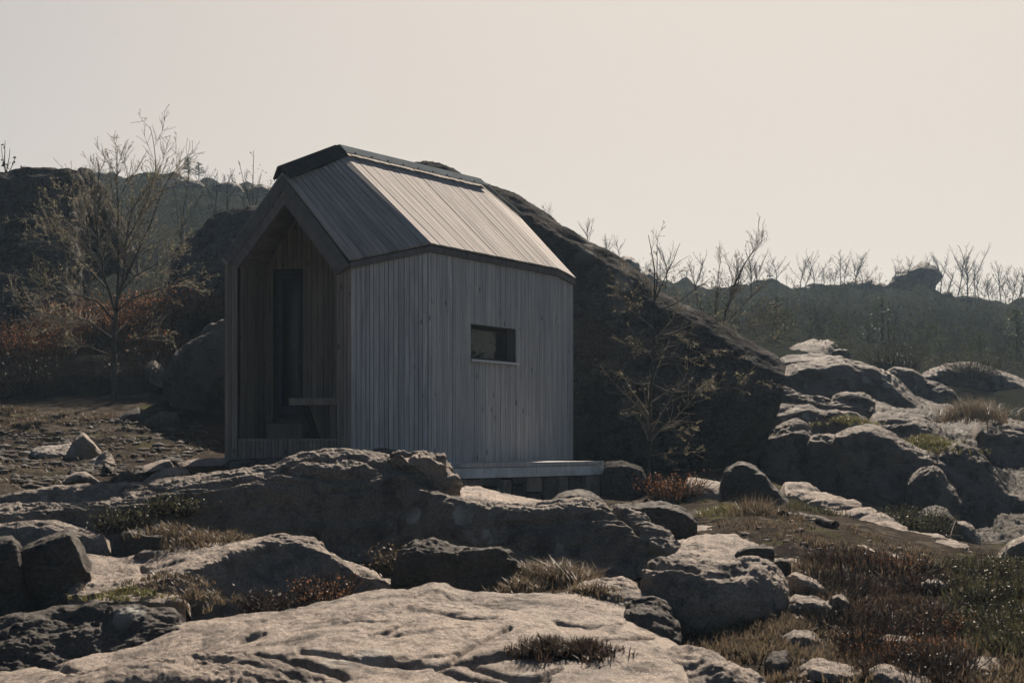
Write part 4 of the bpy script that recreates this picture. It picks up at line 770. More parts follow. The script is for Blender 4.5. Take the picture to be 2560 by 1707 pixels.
# porch inner walls; upper ends follow the soffit
def roofz(s):                                                    # underside line of the roof at the gable plane
    h0 = fs(706); za = P0.z - .50
    return za - (za - (FL.z - .26)) * abs(s - h0) / h0 if s < h0 else za - (za - (FR.z - .26)) * (s - h0) / (WF - h0)
iw = cpart('porch_side_wall', boxmesh('porch_side_wall', fp(JL - .03, ZF, .06), fp(JL - .03, ZF, DP), fp(JL - .03, roofz(JL) + .25, DP), fp(JL - .03, roofz(JL) + .25, .06), fx, .03), M['felt'], None, 'left inner porch wall')
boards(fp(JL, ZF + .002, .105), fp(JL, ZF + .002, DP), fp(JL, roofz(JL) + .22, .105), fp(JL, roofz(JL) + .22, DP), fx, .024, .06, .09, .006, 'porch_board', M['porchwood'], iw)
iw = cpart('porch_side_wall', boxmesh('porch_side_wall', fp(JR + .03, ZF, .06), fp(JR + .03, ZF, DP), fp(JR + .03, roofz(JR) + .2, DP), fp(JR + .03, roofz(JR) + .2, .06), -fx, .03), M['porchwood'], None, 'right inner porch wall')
dl, dr = fs(682, DP), fs(757, DP); dz0, dz1 = fz(700, 1046, DP), fz(700, 674, DP)
bw = bmesh.new()
sl_, sr_ = JL, JR + .02
hA = fs(706); tops = lambda s: max(P1.z, P0.z) - .15 - abs(s - hA) * 1.05
bpts = [fp(sl_, ZF, DP + .03), fp(dl, ZF, DP + .03), fp(dl, dz1, DP + .03), fp(dr, dz1, DP + .03), fp(dr, ZF, DP + .03), fp(sr_, ZF, DP + .03), fp(sr_, tops(sr_), DP + .03), fp(hA, tops(hA), DP + .03), fp(sl_, tops(sl_), DP + .03)]
back = cpart('porch_back_wall', poly_prism('porch_back_wall', bpts, nF, .02), M['felt'])
s = sl_ + .002; r9 = random.Random(5)
while s < sr_ - .01:
    wd = min(r9.uniform(.06, .095), sr_ - s); e_ = s + wd - .007
    if s < hA < e_: pass
    parts_ = [(ZF, None)]
    def bb(sa, sb, za, zb=None):
        if sb - sa < .008: return
        o = r9.uniform(0, .006)
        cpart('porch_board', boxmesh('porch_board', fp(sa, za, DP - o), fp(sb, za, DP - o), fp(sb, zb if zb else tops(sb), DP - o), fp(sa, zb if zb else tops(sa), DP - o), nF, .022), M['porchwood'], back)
    if e_ <= dl or s >= dr: bb(s, e_, ZF)
    else:
        if s < dl: bb(s, dl - .002, ZF)
        if e_ > dr: bb(dr + .002, e_, ZF)
        a_, b_ = max(s, dl), min(e_, dr)
        bb(a_, b_, dz1 + .01)
    s += wd
# door: dark frame with full-height glazed leaf
door = bmesh.new(); fd = .06
for sa, sb, za, zb in ((dl, dl + fd, dz0, dz1), (dr - .03, dr, dz0, dz1), (dl + fd, dr - .03, dz1 - .05, dz1), (dl + fd, dr - .03, dz0, dz0 + .06)):
    addbox(door, fp(sa, za, DP + .02), fp(sb, za, DP + .02), fp(sb, zb, DP + .02), fp(sa, zb, DP + .02), nF, .07)
door = cpart('door', bmfin(door, 'door'), M['frame'])
lf = bmesh.new()
a_, b_, c_, d_ = dl + fd, dr - .03, dz0 + .06, dz1 - .05
for sa, sb, za, zb in ((a_, a_ + .07, c_, d_), (b_ - .05, b_, c_, d_), (a_ + .07, b_ - .05, d_ - .07, d_), (a_ + .07, b_ - .05, c_, c_ + .12)):
    addbox(lf, fp(sa, za, DP + .05), fp(sb, za, DP + .05), fp(sb, zb, DP + .05), fp(sa, zb, DP + .05), nF, .05)
cpart('door_leaf', bmfin(lf, 'door_leaf'), plain('slate_blue_paint', (.035, .042, .055), .45), door)
cpart('pane', boxmesh('pane', fp(a_ + .07, c_ + .12, DP + .075), fp(b_ - .05, c_ + .12, DP + .075), fp(b_ - .05, d_ - .07, DP + .075), fp(a_ + .07, d_ - .07, DP + .075), nF, .012), M['glass'], door)
hd = bmesh.new(); hz = dz0 + 1.05
addbox(hd, fp(b_ - .11, hz, DP - .02), fp(b_ - .012, hz, DP - .02), fp(b_ - .012, hz + .018, DP - .02), fp(b_ - .11, hz + .018, DP - .02), nF, .018)
addbox(hd, fp(b_ - .03, hz, DP - .002), fp(b_ - .012, hz, DP - .002), fp(b_ - .012, hz + .018, DP - .002), fp(b_ - .03, hz + .018, DP - .002), nF, .05)
cpart('handle', bmfin(hd, 'handle'), M['zinc'], door)
# box step under the door
s_l, s_r = fs(668, DP - .3), fs(756, DP - .3); sz = fz(700, 1053, DP - .3)
stp = cpart('step', boxmesh('step', fp(s_l, ZF + .001, DP - .30), fp(s_r, ZF + .001, DP - .30), fp(s_r, sz - .035, DP - .30), fp(s_l, sz - .035, DP - .30), nF, .28), M['porchwood'])
cpart('tread', boxmesh('tread', fp(s_l - .02, sz - .033, DP - .33), fp(s_r + .02, sz - .033, DP - .33), fp(s_r + .02, sz, DP - .33), fp(s_l - .02, sz, DP - .33), nF, .32), M['bargewood'], stp)
# bench on a slanted bracket at the right side of the porch
bp = .35; b_l, b_r = fs(722, bp), fs(842, bp) ; bz1, bz0 = fz(760, 995, bp), fz(760, 1012, bp)
bench = cpart('bench', boxmesh('bench', fp(b_l, bz0, bp), fp(b_r - .01, bz0, bp), fp(b_r - .01, bz1, bp), fp(b_l, bz1, bp), nF, .42), M['porchwood'])
bra = bmesh.new(); bx0, bx1 = fs(735, bp), fs(762, bp)
for pz in (bp + .05, bp + .32):
    addbox(bra, fp(bx1 + .02, ZF + .001, pz), fp(bx1 + .12, ZF + .001, pz), fp(bx0 + .10, bz0 - .002, pz), fp(bx0, bz0 - .002, pz), nF, .05)
cpart('bracket', bmfin(bra, 'bracket'), M['frame'], bench)
bl_ = bmesh.new()
addbox(bl_, fp(b_r - .11, ZF + .001, bp + .06), fp(b_r - .03, ZF + .001, bp + .06), fp(b_r - .03, bz0 - .002, bp + .06), fp(b_r - .11, bz0 - .002, bp + .06), nF, .30)
cpart('leg', bmfin(bl_, 'leg'), M['porchwood'], bench)
# ---- roof
def fnorm(a, b, c):
    n = (b - a).cross(c - a).normalized(); return n if n.z > 0 else -n
roof = cpart('roof', twist_slab('roof', P1, P2, C1, C2, fnorm(P1, P2, C1), .1, .06), M['felt'])
def ov(c, n, k=.05): return c + n * k                              # eaves reach a little past the wall
OC1 = C1 + (n1 + n2).normalized() * .055; OFR = FR + n1 * .05 + nF * .02; OC2 = C2 + (n2 + n3).normalized() * .055; OE2 = E2 + n3 * .05
OFL = FL - fx * .05 + nF * .02
facets = [(P0 + nF * .03, P1, OFR, OC1), (P1, P2, OC1, OC2), (P2, P3, OC2, OE2)]
up3 = Vector((0, 0, .03))
for k, (a, b, c, d) in enumerate(facets):
    n = fnorm(a, b, d)
    f = cpart('roof_facet', twist_slab('roof_facet', a, b, c, d, n, .032, .05), M['felt'], None, ['shaded front roof facet', 'sunlit main roof facet', 'sunlit rear roof facet'][k])
    boards(a, b, c, d, n, .026, *((.085, .125) if k == 0 else (.10, .14)), .013 if k == 0 else .009, 'roof_board', M['roofwood'], f, None, .006)
CLf = [(P0 + nF * .03, P1, OFL, CL1), (P1, P2, CL1, CL2), (P2, P3, CL2, EL2)]
for a, b, c, d in CLf:
    n = fnorm(a, b, d); cpart('roof_facet', twist_slab('roof_facet', a, b, c, d, n, 0, .08), M['roofwood'], None, 'left roof facet hidden from the front')
# eaves trim: the dark edge under the boards
for a, b, n in ((OFR, OC1, n1), (OC1, OC2, n2), (OC2, OE2, n3)):
    cpart('eaves_board', boxmesh('eaves_board', a - Vector((0, 0, .115)) - n * .012, b - Vector((0, 0, .115)) - n * .012, b - Vector((0, 0, .034)) - n * .012, a - Vector((0, 0, .034)) - n * .012, n, .03), M['bargewood'])
# gable: barge boards (two stepped boards each side) and soffit
APo = Vector((P0.x, P0.y, P0.z)) + nF * .06
api = V3(P(711, 508, 19.5)); 
def on_gable(x, y, off=0.0): return hit(x, y, down(FL, 0) + nF * off, nF)
GLo, GLi = on_gable(558, 645, .06), on_gable(594, 670, .06); GRo, GRi = on_gable(876, 664, .06), on_gable(841, 686, .06)
Ao, Ai = on_gable(706, 440, .06), on_gable(711, 510, .06)
for side, (go, gi) in enumerate(((GLo, GLi), (GRo, GRi))):
    m0, m1 = Ao.lerp(Ai, .52), go.lerp(gi, .52)
    for nm, q4, lift_ in (('outer', (Ao, go, m1, m0), .028), ('inner', (m0, m1, gi, Ai), .0)):
        cpart('barge_board', boxmesh('barge_board', *[p + nF * lift_ for p in q4], nF, .07 + lift_), M['bargewood'], None, ('left' if side == 0 else 'right') + ' ' + nm + ' barge board')
for gi, apx, s_, lab in ((GLi, Ai, 1, 'left soffit'), (GRi, Ai, -1, 'right soffit')):
    i0 = gi - nF * .06 + Vector((0, 0, .012)); a0_ = apx - nF * .06 + Vector((0, 0, .012)); rise = Vector((0, 0, .34)) if True else 0
    run = inw * (DP + .02)
    q4 = (i0, a0_, a0_ + run + Vector((0, 0, (P1.z - P0.z) * .75)), i0 + run + Vector((0, 0, .16)))
    n = fnorm(q4[0], q4[1], q4[2]); cpart('soffit', boxmesh('soffit', *q4, -n, .02), M['porchwood'], None, lab)
# upper gable fill between barge boards and back wall is open porch; close roof void above
# ---- ridge cap
def cap(a, b, na, nb, wdt, th, mat, lab):
    """folded metal cap along a ridge: two flanges"""
    bm = bmesh.new(); ax = (b - a).normalized()
    for n in (na, nb):
        dwn = ax.cross(n).normalized(); dwn = dwn if dwn.z < 0 else -dwn
        o = n * .045; addbox(bm, a + o, b + o, b + o + dwn * wdt, a + o + dwn * wdt, n, th)
    return cpart('ridge_cap', bmfin(bm, 'ridge_cap'), mat, None, lab)
nm = [fnorm(*f[:2], f[3]) for f in facets]; nl = [fnorm(f[0], f[1], f[3]) for f in CLf]
ax0 = (P1 - P0).normalized(); ax1 = (P2 - P1).normalized()
cp1 = cap(P1 + Vector((0, 0, .04)), P2 + Vector((0, 0, .04)), nm[1], nl[1], .19, .012, M['zinc'], 'bright zinc cap along the main ridge')
cap(P0 + nF * .12 + Vector((0, 0, .04)), P1 + Vector((0, 0, .043)), fnorm(P0, P1, OFR), fnorm(P0, P1, OFL), .21, .03, M['zinc_dark'], 'dark cap on the descending front ridge')
cap(P2 + Vector((0, 0, .035)), P3 + Vector((0, 0, .03)), nm[2], nl[2], .07, .012, M['zinc'], 'thin zinc flashing on the descending rear ridge')
for k in range(9):
    f = .06 + k * .105; c = P1.lerp(P2, f) + Vector((0, 0, .04)); dwn = ax1.cross(nm[1]).normalized(); dwn = dwn if dwn.z < 0 else -dwn
    c = c + nm[1] * .047 + dwn * .165; bm = bmesh.new(); bmesh.ops.create_cone(bm, cap_ends=True, segments=8, radius1=.016, radius2=.012, depth=.02)
    bmesh.ops.transform(bm, matrix=Matrix.Translation(c) @ nm[1].to_track_quat('Z', 'Y').to_matrix().to_4x4(), verts=bm.verts)
    cpart('screw', bmfin(bm, 'screw'), M['zinc_dark'], cp1)
# gap batten in shade under the cap
n = nm[1]; dwn = ax1.cross(n).normalized(); dwn = dwn if dwn.z < 0 else -dwn
# ---- deck edge and stone foundation
DA, DB = hit(1149, 1157, P(1149, 1157, 19.3), Vector((0, 1, 0))), hit(1509, 1154, P(1509, 1154, 21.46), Vector((0, 1, 0)))
zd = CAMZ - .30; DA.z = DB.z = zd
dv = (DB - DA).normalized(); nD = Vector((dv.y, -dv.x, 0))
deck = cpart('deck', boxmesh('deck', DA - Vector((0, 0, .05)), DB - Vector((0, 0, .05)), DB, DA, nD, 3.4), M['wood'])
for f0, f1 in ((0, .47), (.473, 1)):
    cpart('deck_trim', boxmesh('deck_trim', DA.lerp(DB, f0) - Vector((0, 0, .055)) + nD * .02, DA.lerp(DB, f1) - Vector((0, 0, .055)) + nD * .02, DA.lerp(DB, f1) + Vector((0, 0, .004)) + nD * .02, DA.lerp(DB, f0) + Vector((0, 0, .004)) + nD * .02, nD, .018), M['wood'], deck)
for f0, f1 in ((-.03, .155), (.157, .50), (.502, .715), (.717, 1.0)):
    cpart('edge_panel', boxmesh('edge_panel', DA.lerp(DB, f0) - Vector((0, 0, .20)) + nD * .008, DA.lerp(DB, f1) - Vector((0, 0, .20)) + nD * .008, DA.lerp(DB, f1) - Vector((0, 0, .062)) + nD * .008, DA.lerp(DB, f0) - Vector((0, 0, .062)) + nD * .008, nD, .14), M['concrete'], deck)
fnd = cpart('foundation', boxmesh('foundation', DA - Vector((0, 0, .95)) - nD * .10, DB - Vector((0, 0, .95)) - nD * .10, DB - Vector((0, 0, .202)) - nD * .10, DA - Vector((0, 0, .202)) - nD * .10, nD, 2.8), M['felt'])
LD = (DB - DA).length
layout = [(0, .16, .0, .33), (.16, .27, .0, .12), (.165, .27, .13, .36), (.275, .335, .02, .36), (.34, .44, .0, .10), (.345, .44, .115, .40), (.445, .555, .0, .22), (.445, .545, .235, .55), (.56, .66, .0, .55), (.665, .74, .0, .5), (.665, .74, .5, .7), (.745, .86, .0, .42), (.865, .985, .0, .5), (0, .16, .34, .6), (.165, .33, .37, .65), (.745, .985, .43, .7), (.34, .44, .41, .68)]
for k, (fa, fb, ta, tb) in enumerate(layout):
    bm = bmesh.new(); r8 = random.Random(k)
    bmesh.ops.create_cube(bm, size=1); bmesh.ops.bevel(bm, geom=bm.edges[:] , offset=.10, segments=1, affect='EDGES')
    wx, hz_ = (fb - fa) * LD - .012, tb - ta - .012; cen = DA.lerp(DB, (fa + fb) / 2) - Vector((0, 0, .205 + (ta + tb) / 2)) - nD * (.06 + r8.uniform(0, .035))
    for v in bm.verts:
        c = v.co; c = Vector((c.x * wx * r8.uniform(.95, 1.0), c.y * .16 * r8.uniform(.8, 1.1), c.z * hz_ * r8.uniform(.95, 1.0))); v.co = cen + dv * c.x - nD * c.y + Vector((0, 0, c.z))
    cpart('stone', bmfin(bm, 'stone'), M['rock_dark' if k % 3 else 'rock'], fnd)

# ------------------------------------------------------------------ trees
def segs_mesh(name, S, sides=3):
    S = np.asarray(S, float)                                     # n x 8: p0 p1 r0 r1
    p0, p1, r0, r1 = S[:, :3], S[:, 3:6], S[:, 6], S[:, 7]
    d = p1 - p0; d /= np.linalg.norm(d, axis=1)[:, None] + 1e-9
    h = np.where(np.abs(d[:, 2:3]) < .9, np.array([[0, 0, 1.]]), np.array([[1., 0, 0]])); a = np.cross(d, h); a /= np.linalg.norm(a, axis=1)[:, None]; b = np.cross(d, a)
    V = []
    for ring, rad_ in ((p0, r0), (p1, r1)):
        for k in range(sides):
            t = 2 * math.pi * k / sides; V.append(ring + (a * math.cos(t) + b * math.sin(t)) * rad_[:, None])
    V = np.stack(V, 1).reshape(-1, 3); base = np.arange(len(S))[:, None] * sides * 2
    Q = np.concatenate([np.stack((base[:, 0] + k, base[:, 0] + (k + 1) % sides, base[:, 0] + sides + (k + 1) % sides, base[:, 0] + sides + k), -1) for k in range(sides)])
    return npmesh(name, V, Q, None, sides > 3)

def leaves_mesh(name, C, size, rg, aspect=.55):
    C = np.asarray(C, float); n = len(C); s = size * rg.uniform(.6, 1.4, n)
    a = rg.normal(size=(n, 3)); a /= np.linalg.norm(a, axis=1)[:, None]; b = np.cross(a, rg.normal(size=(n, 3))); b /= np.linalg.norm(b, axis=1)[:, None] + 1e-9
    V = np.stack((C - a * s[:, None], C + b * (s * aspect)[:, None], C + a * s[:, None], C - b * (s * aspect)[:, None]), 1).reshape(-1, 3)
    return npmesh(name, V, np.arange(n * 4).reshape(-1, 4))

def polyseg(pts, r0, r1, S):
    k = len(pts) - 1
    for i in range(k):
        S.append((*pts[i], *pts[i + 1], r0 + (r1 - r0) * i / k, r0 + (r1 - r0) * (i + 1) / k))

def sprout(pts, r0, r1, rg, level, S, tips, dens, length, upb=.35, spread=.9, lo=.2, minr=.0025, tip_d=3, taper=.9):
    """side twigs along a branch, again and again"""
    pts = np.asarray(pts); seg = np.diff(pts, axis=0); ls = np.linalg.norm(seg, axis=1); tot = ls.sum(); cum = np.r_[0, np.cumsum(ls)] / tot
    n = max(1, int(rg.poisson(dens * tot)))
    for t in np.sort(rg.uniform(lo, 1, n)):
        i = min(np.searchsorted(cum, t, 'right') - 1, len(seg) - 1); f = (t - cum[i]) / (cum[i + 1] - cum[i] + 1e-9)
        p = pts[i] + seg[i] * f; d = seg[i] / ls[i]; q_ = rg.normal(size=3); q_ -= d * q_.dot(d); q_ /= np.linalg.norm(q_) + 1e-9
        v = d * rg.uniform(.5, 1.0) + q_ * spread * rg.uniform(.5, 1.1) + np.array((0, 0, upb)); v /= np.linalg.norm(v)
        L_ = length * tot * (1.05 - taper * t) * rg.uniform(.5, 1.2); k = 4; path = [p]
        for j in range(k):
            v = v + rg.normal(size=3) * .13 + np.array((0, 0, upb * .18)); v /= np.linalg.norm(v); path.append(path[-1] + v * L_ / k)
        rb = max(minr, (r0 + (r1 - r0) * t) * .5); polyseg(path, rb, minr * .8, S)
        for j in range(tip_d): i_ = int(rg.integers(0, 4)); tips.append(path[i_] + (path[i_ + 1] - path[i_]) * rg.random() + rg.normal(size=3) * .012)
        tips.append(path[-1])
        if level > 1: sprout(path, rb, minr * .8, rg, level - 1, S, tips, dens * 1.7, length * 1.1, upb, spread, .1, minr, tip_d, taper)

def tree(label, base, stems, rg, cat='tree', name='bare_tree', group=None, dens=3.2, length=.42, level=2, minr=.0025, budsize=.016, budmat='bud', budfrac=1.0, upb=.3, twigmat='twig', barkmat='bark', spread=.9, tip_d=3, taper=.9):
    """stems: list of (px polyline with distance, r0, r1, dens factor); the first is the trunk"""
    root = empty(name, tuple(base), label, cat, group); inv = -np.asarray(base)
    T = []; S = []; tips = []
    for pl, r0, r1, df in stems:
        w_ = Parr(resample(pl, max(8, 4 * len(pl)), 25)); w_ = w_ + np.cumsum(rg.normal(size=w_.shape) * .004, 0) * np.array((1, 1, .3))
        Tq = []; polyseg(w_, r0, r1, Tq); T += Tq
        if df: sprout(w_, r0, r1, rg, level, S, tips, dens * df, length, upb, spread, .18, minr, tip_d, taper)
    m = segs_mesh('trunk', T, 7); m.transform(Matrix.Translation(Vector(inv))); link('trunk', m, root, M[barkmat])
    m = segs_mesh('twigs', S, 3); m.transform(Matrix.Translation(Vector(inv))); link('crown', m, root, M[twigmat])
    if budsize and len(tips):
        tp = np.array(tips); tp = tp[rg.random(len(tp)) < budfrac]
        m = leaves_mesh('buds', tp, budsize, rg); m.transform(Matrix.Translation(Vector(inv))); link('buds', m, root, M[budmat])
    return root

D = 27.0
def L3(*p, d=D, dd=0): return [(x, y, d + dd * i / (len(p) - 1)) for i, (x, y) in enumerate(p)]
tb = P(286, 985, D); tb[2] = min(tb[2], gz(tb[0], tb[1]) + .05)
tree('tall bare birch with pale green buds standing left of the cabin', tb,
     [(L3((286, 1000), (285, 900), (288, 830), (290, 786)), .055, .042, .3), (L3((290, 786), (296, 700), (297, 600), (293, 480), (292, 420), (291, 395), (294, 372)), .036, .004, 1.3),
      (L3((290, 786), (276, 730), (262, 690), (245, 600), (236, 520), (248, 440), (250, 410), (243, 395), dd=-.8), .03, .004, 1.2), (L3((292, 760), (312, 690), (318, 600), (330, 530), (365, 480), (392, 450), (394, 400), (388, 350), (381, 315), dd=.5), .03, .004, 1.1),
      (L3((294, 740), (330, 660), (370, 570), (408, 470), (434, 430), (456, 398), dd=-.6), .024, .003, 1), (L3((284, 800), (250, 755), (200, 738), (130, 724), (80, 700), (30, 672), dd=-1.2), .022, .003, 1.5),
      (L3((276, 730), (230, 680), (180, 630), (120, 580), (72, 542), dd=.9), .02, .003, 1.5), (L3((285, 850), (220, 800), (160, 790), (90, 780), (20, 742), dd=1), .018, .003, 1.3), (L3((262, 690), (210, 610), (160, 540), (110, 490), dd=-1), .018, .003, 1.4),
      (L3((290, 780), (340, 740), (400, 722), (460, 700), (512, 690), dd=-1.0), .018, .003, 1.2), (L3((292, 740), (340, 690), (410, 650), (470, 620), (520, 600), dd=.8), .018, .003, 1.2), (L3((296, 640), (340, 560), (370, 500), (390, 430), dd=-1), .016, .003, 1.2),
      (L3((286, 880), (330, 850), (390, 840), (440, 850), dd=-.8), .014, .003, 1.0), (L3((286, 890), (230, 870), (170, 850), (100, 850), dd=-.8), .014, .003, 1.2), (L3((245, 600), (200, 540), (170, 490), (140, 470), dd=.5), .014, .003, 1.3)],
     np.random.default_rng(11), dens=5.2, length=.46, level=2, minr=.0042, budsize=.012, tip_d=6, taper=.62, upb=.13, spread=.75)
D2 = 20.8
def L4(*p, dd=0): return [(x, y, D2 + dd * i / (len(p) - 1)) for i, (x, y) in enumerate(p)]
tb = P(1622, 1190, D2); tb[2] = gz(tb[0], tb[1])
tree('slender bare tree with long side twigs in front of the giant boulder', tb,
     [(L4((1620, 1225), (1622, 1150), (1626, 1060), (1628, 960), (1632, 860), (1634, 760), (1636, 680), (1620, 600), (1617, 586)), .032, .004, .9), (L4((1634, 780), (1640, 700), (1642, 640), (1644, 596)), .012, .003, .7), (L4((1634, 760), (1660, 700), (1688, 640), (1700, 606)), .012, .003, .8),
      (L4((1628, 960), (1680, 985), (1760, 975), (1830, 970), (1920, 950), dd=-.6), .010, .002, 1.2), (L4((1624, 1080), (1680, 1075), (1740, 1070), dd=-.8), .008, .002, 1.0), (L4((1624, 1140), (1680, 1132), (1750, 1130), dd=-.9), .008, .002, .9),
      (L4((1626, 960), (1590, 960), (1555, 938), (1530, 930), dd=-.5), .008, .002, 1.0), (L4((1630, 880), (1590, 870), (1550, 850), (1528, 830), dd=-.5), .009, .002, 1.2), (L4((1632, 820), (1580, 780), (1540, 730), (1520, 690), dd=-.4), .009, .002, 1.2),
      (L4((1630, 900), (1700, 890), (1780, 870), (1850, 900), dd=-.5), .009, .002, 1.3), (L4((1632, 850), (1700, 830), (1780, 810), (1860, 780), dd=-.4), .009, .002, 1.3), (L4((1634, 780), (1690, 760), (1740, 720), (1780, 690), dd=-.5), .009, .002, 1.2), (L4((1624, 1030), (1580, 1035), (1545, 1030), dd=-.5), .007, .002, .9), (L4((1634, 800), (1600, 760), (1570, 700), (1560, 660), dd=.3), .008, .002, 1.1)],
     np.random.default_rng(12), dens=9, length=.32, level=2, minr=.0028, budsize=.009, upb=.04, tip_d=3, taper=.6)
D3 = 29.5
def L5(*p, dd=0): return [(x, y, D3 + dd * i / (len(p) - 1)) for i, (x, y) in enumerate(p)]
tb = P(1800, 870, D3)
tree('leaning bare tree growing behind the sloping edge of the giant boulder', tb,
     [(L5((1800, 960), (1802, 880), (1805, 840)), .05, .04, .2), (L5((1805, 840), (1812, 780), (1830, 720), (1860, 660), (1880, 630), (1905, 600)), .026, .004, 1.3), (L5((1805, 840), (1790, 780), (1798, 720), (1802, 680), (1806, 640)), .02, .004, 1.3), (L5((1808, 820), (1860, 760), (1900, 720), (1950, 690)), .018, .003, 1.3),
      (L5((1805, 830), (1870, 820), (1930, 790), (1990, 785)), .016, .003, 1.3), (L5((1803, 835), (1770, 800), (1745, 760), (1735, 700), (1720, 660)), .016, .003, 1.2), (L5((1812, 780), (1835, 740), (1850, 690), (1855, 650)), .014, .003, 1.2), (L5((1806, 835), (1870, 850), (1940, 850)), .014, .003, 1.2)],
     np.random.default_rng(13), dens=5.5, length=.42, level=2, minr=.004, budsize=.013, budmat='bud', budfrac=.4, taper=.5)
D4 = 36.0
def thin(label, paths, seed, d, dens=2.2, minr=.005, budfrac=.5, bud=.025):
    st = [([(x, y, d) for x, y in p], .022 if i == 0 else .014, .005, 1) for i, p in enumerate(paths)]
    b_ = P(paths[0][0][0], paths[0][0][1], d)
    tree(label, b_, st, np.random.default_rng(seed), dens=dens, length=.30, level=1, minr=minr, budsize=bud, budfrac=budfrac, name='sapling', cat='sapling', budmat='farleaf', upb=.6)
thin('thin sapling rising left of the gable against the sky', [[(634, 620), (633, 520), (631, 440), (633, 376)], [(634, 560), (622, 500), (608, 440), (600, 400)], [(634, 540), (645, 480), (652, 430)], [(632, 580), (612, 520), (598, 480)]], 21, D4)
thin('straight thin stem above the dark mound left of the cabin', [[(538, 620), (540, 550), (542, 480), (543, 428)], [(540, 560), (526, 500), (520, 470)]], 22, D4)
thin('shorter straight stem between that one and the sapling by the gable', [[(570, 600), (566, 520), (569, 455)], [(568, 540), (576, 490)]], 25, D4)
thin('forked sapling behind the birch near the small pine', [[(450, 640), (455, 560), (468, 480), (476, 410), (478, 395)], [(452, 600), (445, 540), (440, 480)], [(455, 570), (490, 510), (508, 480)]], 23, D4)
thin('bare sapling with bud clusters on top of the left cliff', [[(16, 448), (11, 410), (13, 352)], [(16, 448), (4, 390), (2, 362)], [(16, 448), (36, 410), (44, 392)], [(16, 448), (40, 432), (63, 414)], [(14, 435), (22, 400), (24, 372)]], 24, 34.5, dens=3, bud=.05, budfrac=.8)

# skyline trees: five makes of bare birch, copied with their parts
def far_proto(seed, h, spread):
    rg = np.random.default_rng(seed); S = []; tips = []; T = []
    p = np.array((0, 0, -.4)); v = np.array((rg.normal() * .1, rg.normal() * .1, 1.)); path = [p]
    for j in range(8):
        v = v + rg.normal(size=3) * .08; v[2] = max(v[2], .8); v /= np.linalg.norm(v); path.append(path[-1] + v * (h * .94 + .4) / 8)
    polyseg(path, .06, .012, T); sprout(path, .03, .012, rg, 2, S, tips, 5, .16, .3, .9, .3, .006, 0, .5)
    for k in range(int(rg.integers(7, 11))):
        t = rg.uniform(.18, .75); i = int(t * 8); q0 = path[i] + (path[i + 1] - path[i]) * (t * 8 - i); a_ = rg.uniform(0, 6.3)
        v = np.array((math.cos(a_) * spread, math.sin(a_) * spread, rg.uniform(.9, 1.5))); v /= np.linalg.norm(v); L_ = (h - q0[2]) * rg.uniform(.55, .95); br = [q0]
        for j in range(5): v = v + rg.normal(size=3) * .09 + np.array((0, 0, .07)); v /= np.linalg.norm(v); br.append(br[-1] + v * L_ / 5)
        polyseg(br, .026, .008, T); sprout(br, .022, .008, rg, 2, S, tips, 5.5, .26, .3, .9, .15, .0065, 0, .5)
    return segs_mesh('trunk', T, 5), segs_mesh('crown', S, 3)
protos = [far_proto(100 + k, 4.4, [.6, .9, .8, 1.1, .7][k]) for k in range(5)]
def far_tree(x, ytop, ybot, d, label, k, group='bare birches along the skyline', wide=1.0):
    p = P(x, ybot, d); h = (ybot - ytop) / FP * d
    o = empty('birch', tuple(p), label, 'tree', group); s_ = h / 4.4; o.scale = (s_ * wide, s_ * wide, s_); o.rotation_euler = (0, 0, k * 2.1)
    t_, c_ = protos[k % 5]; link('trunk', t_, o, M['fartwig']); link('crown', c_, o, M['fartwig'])
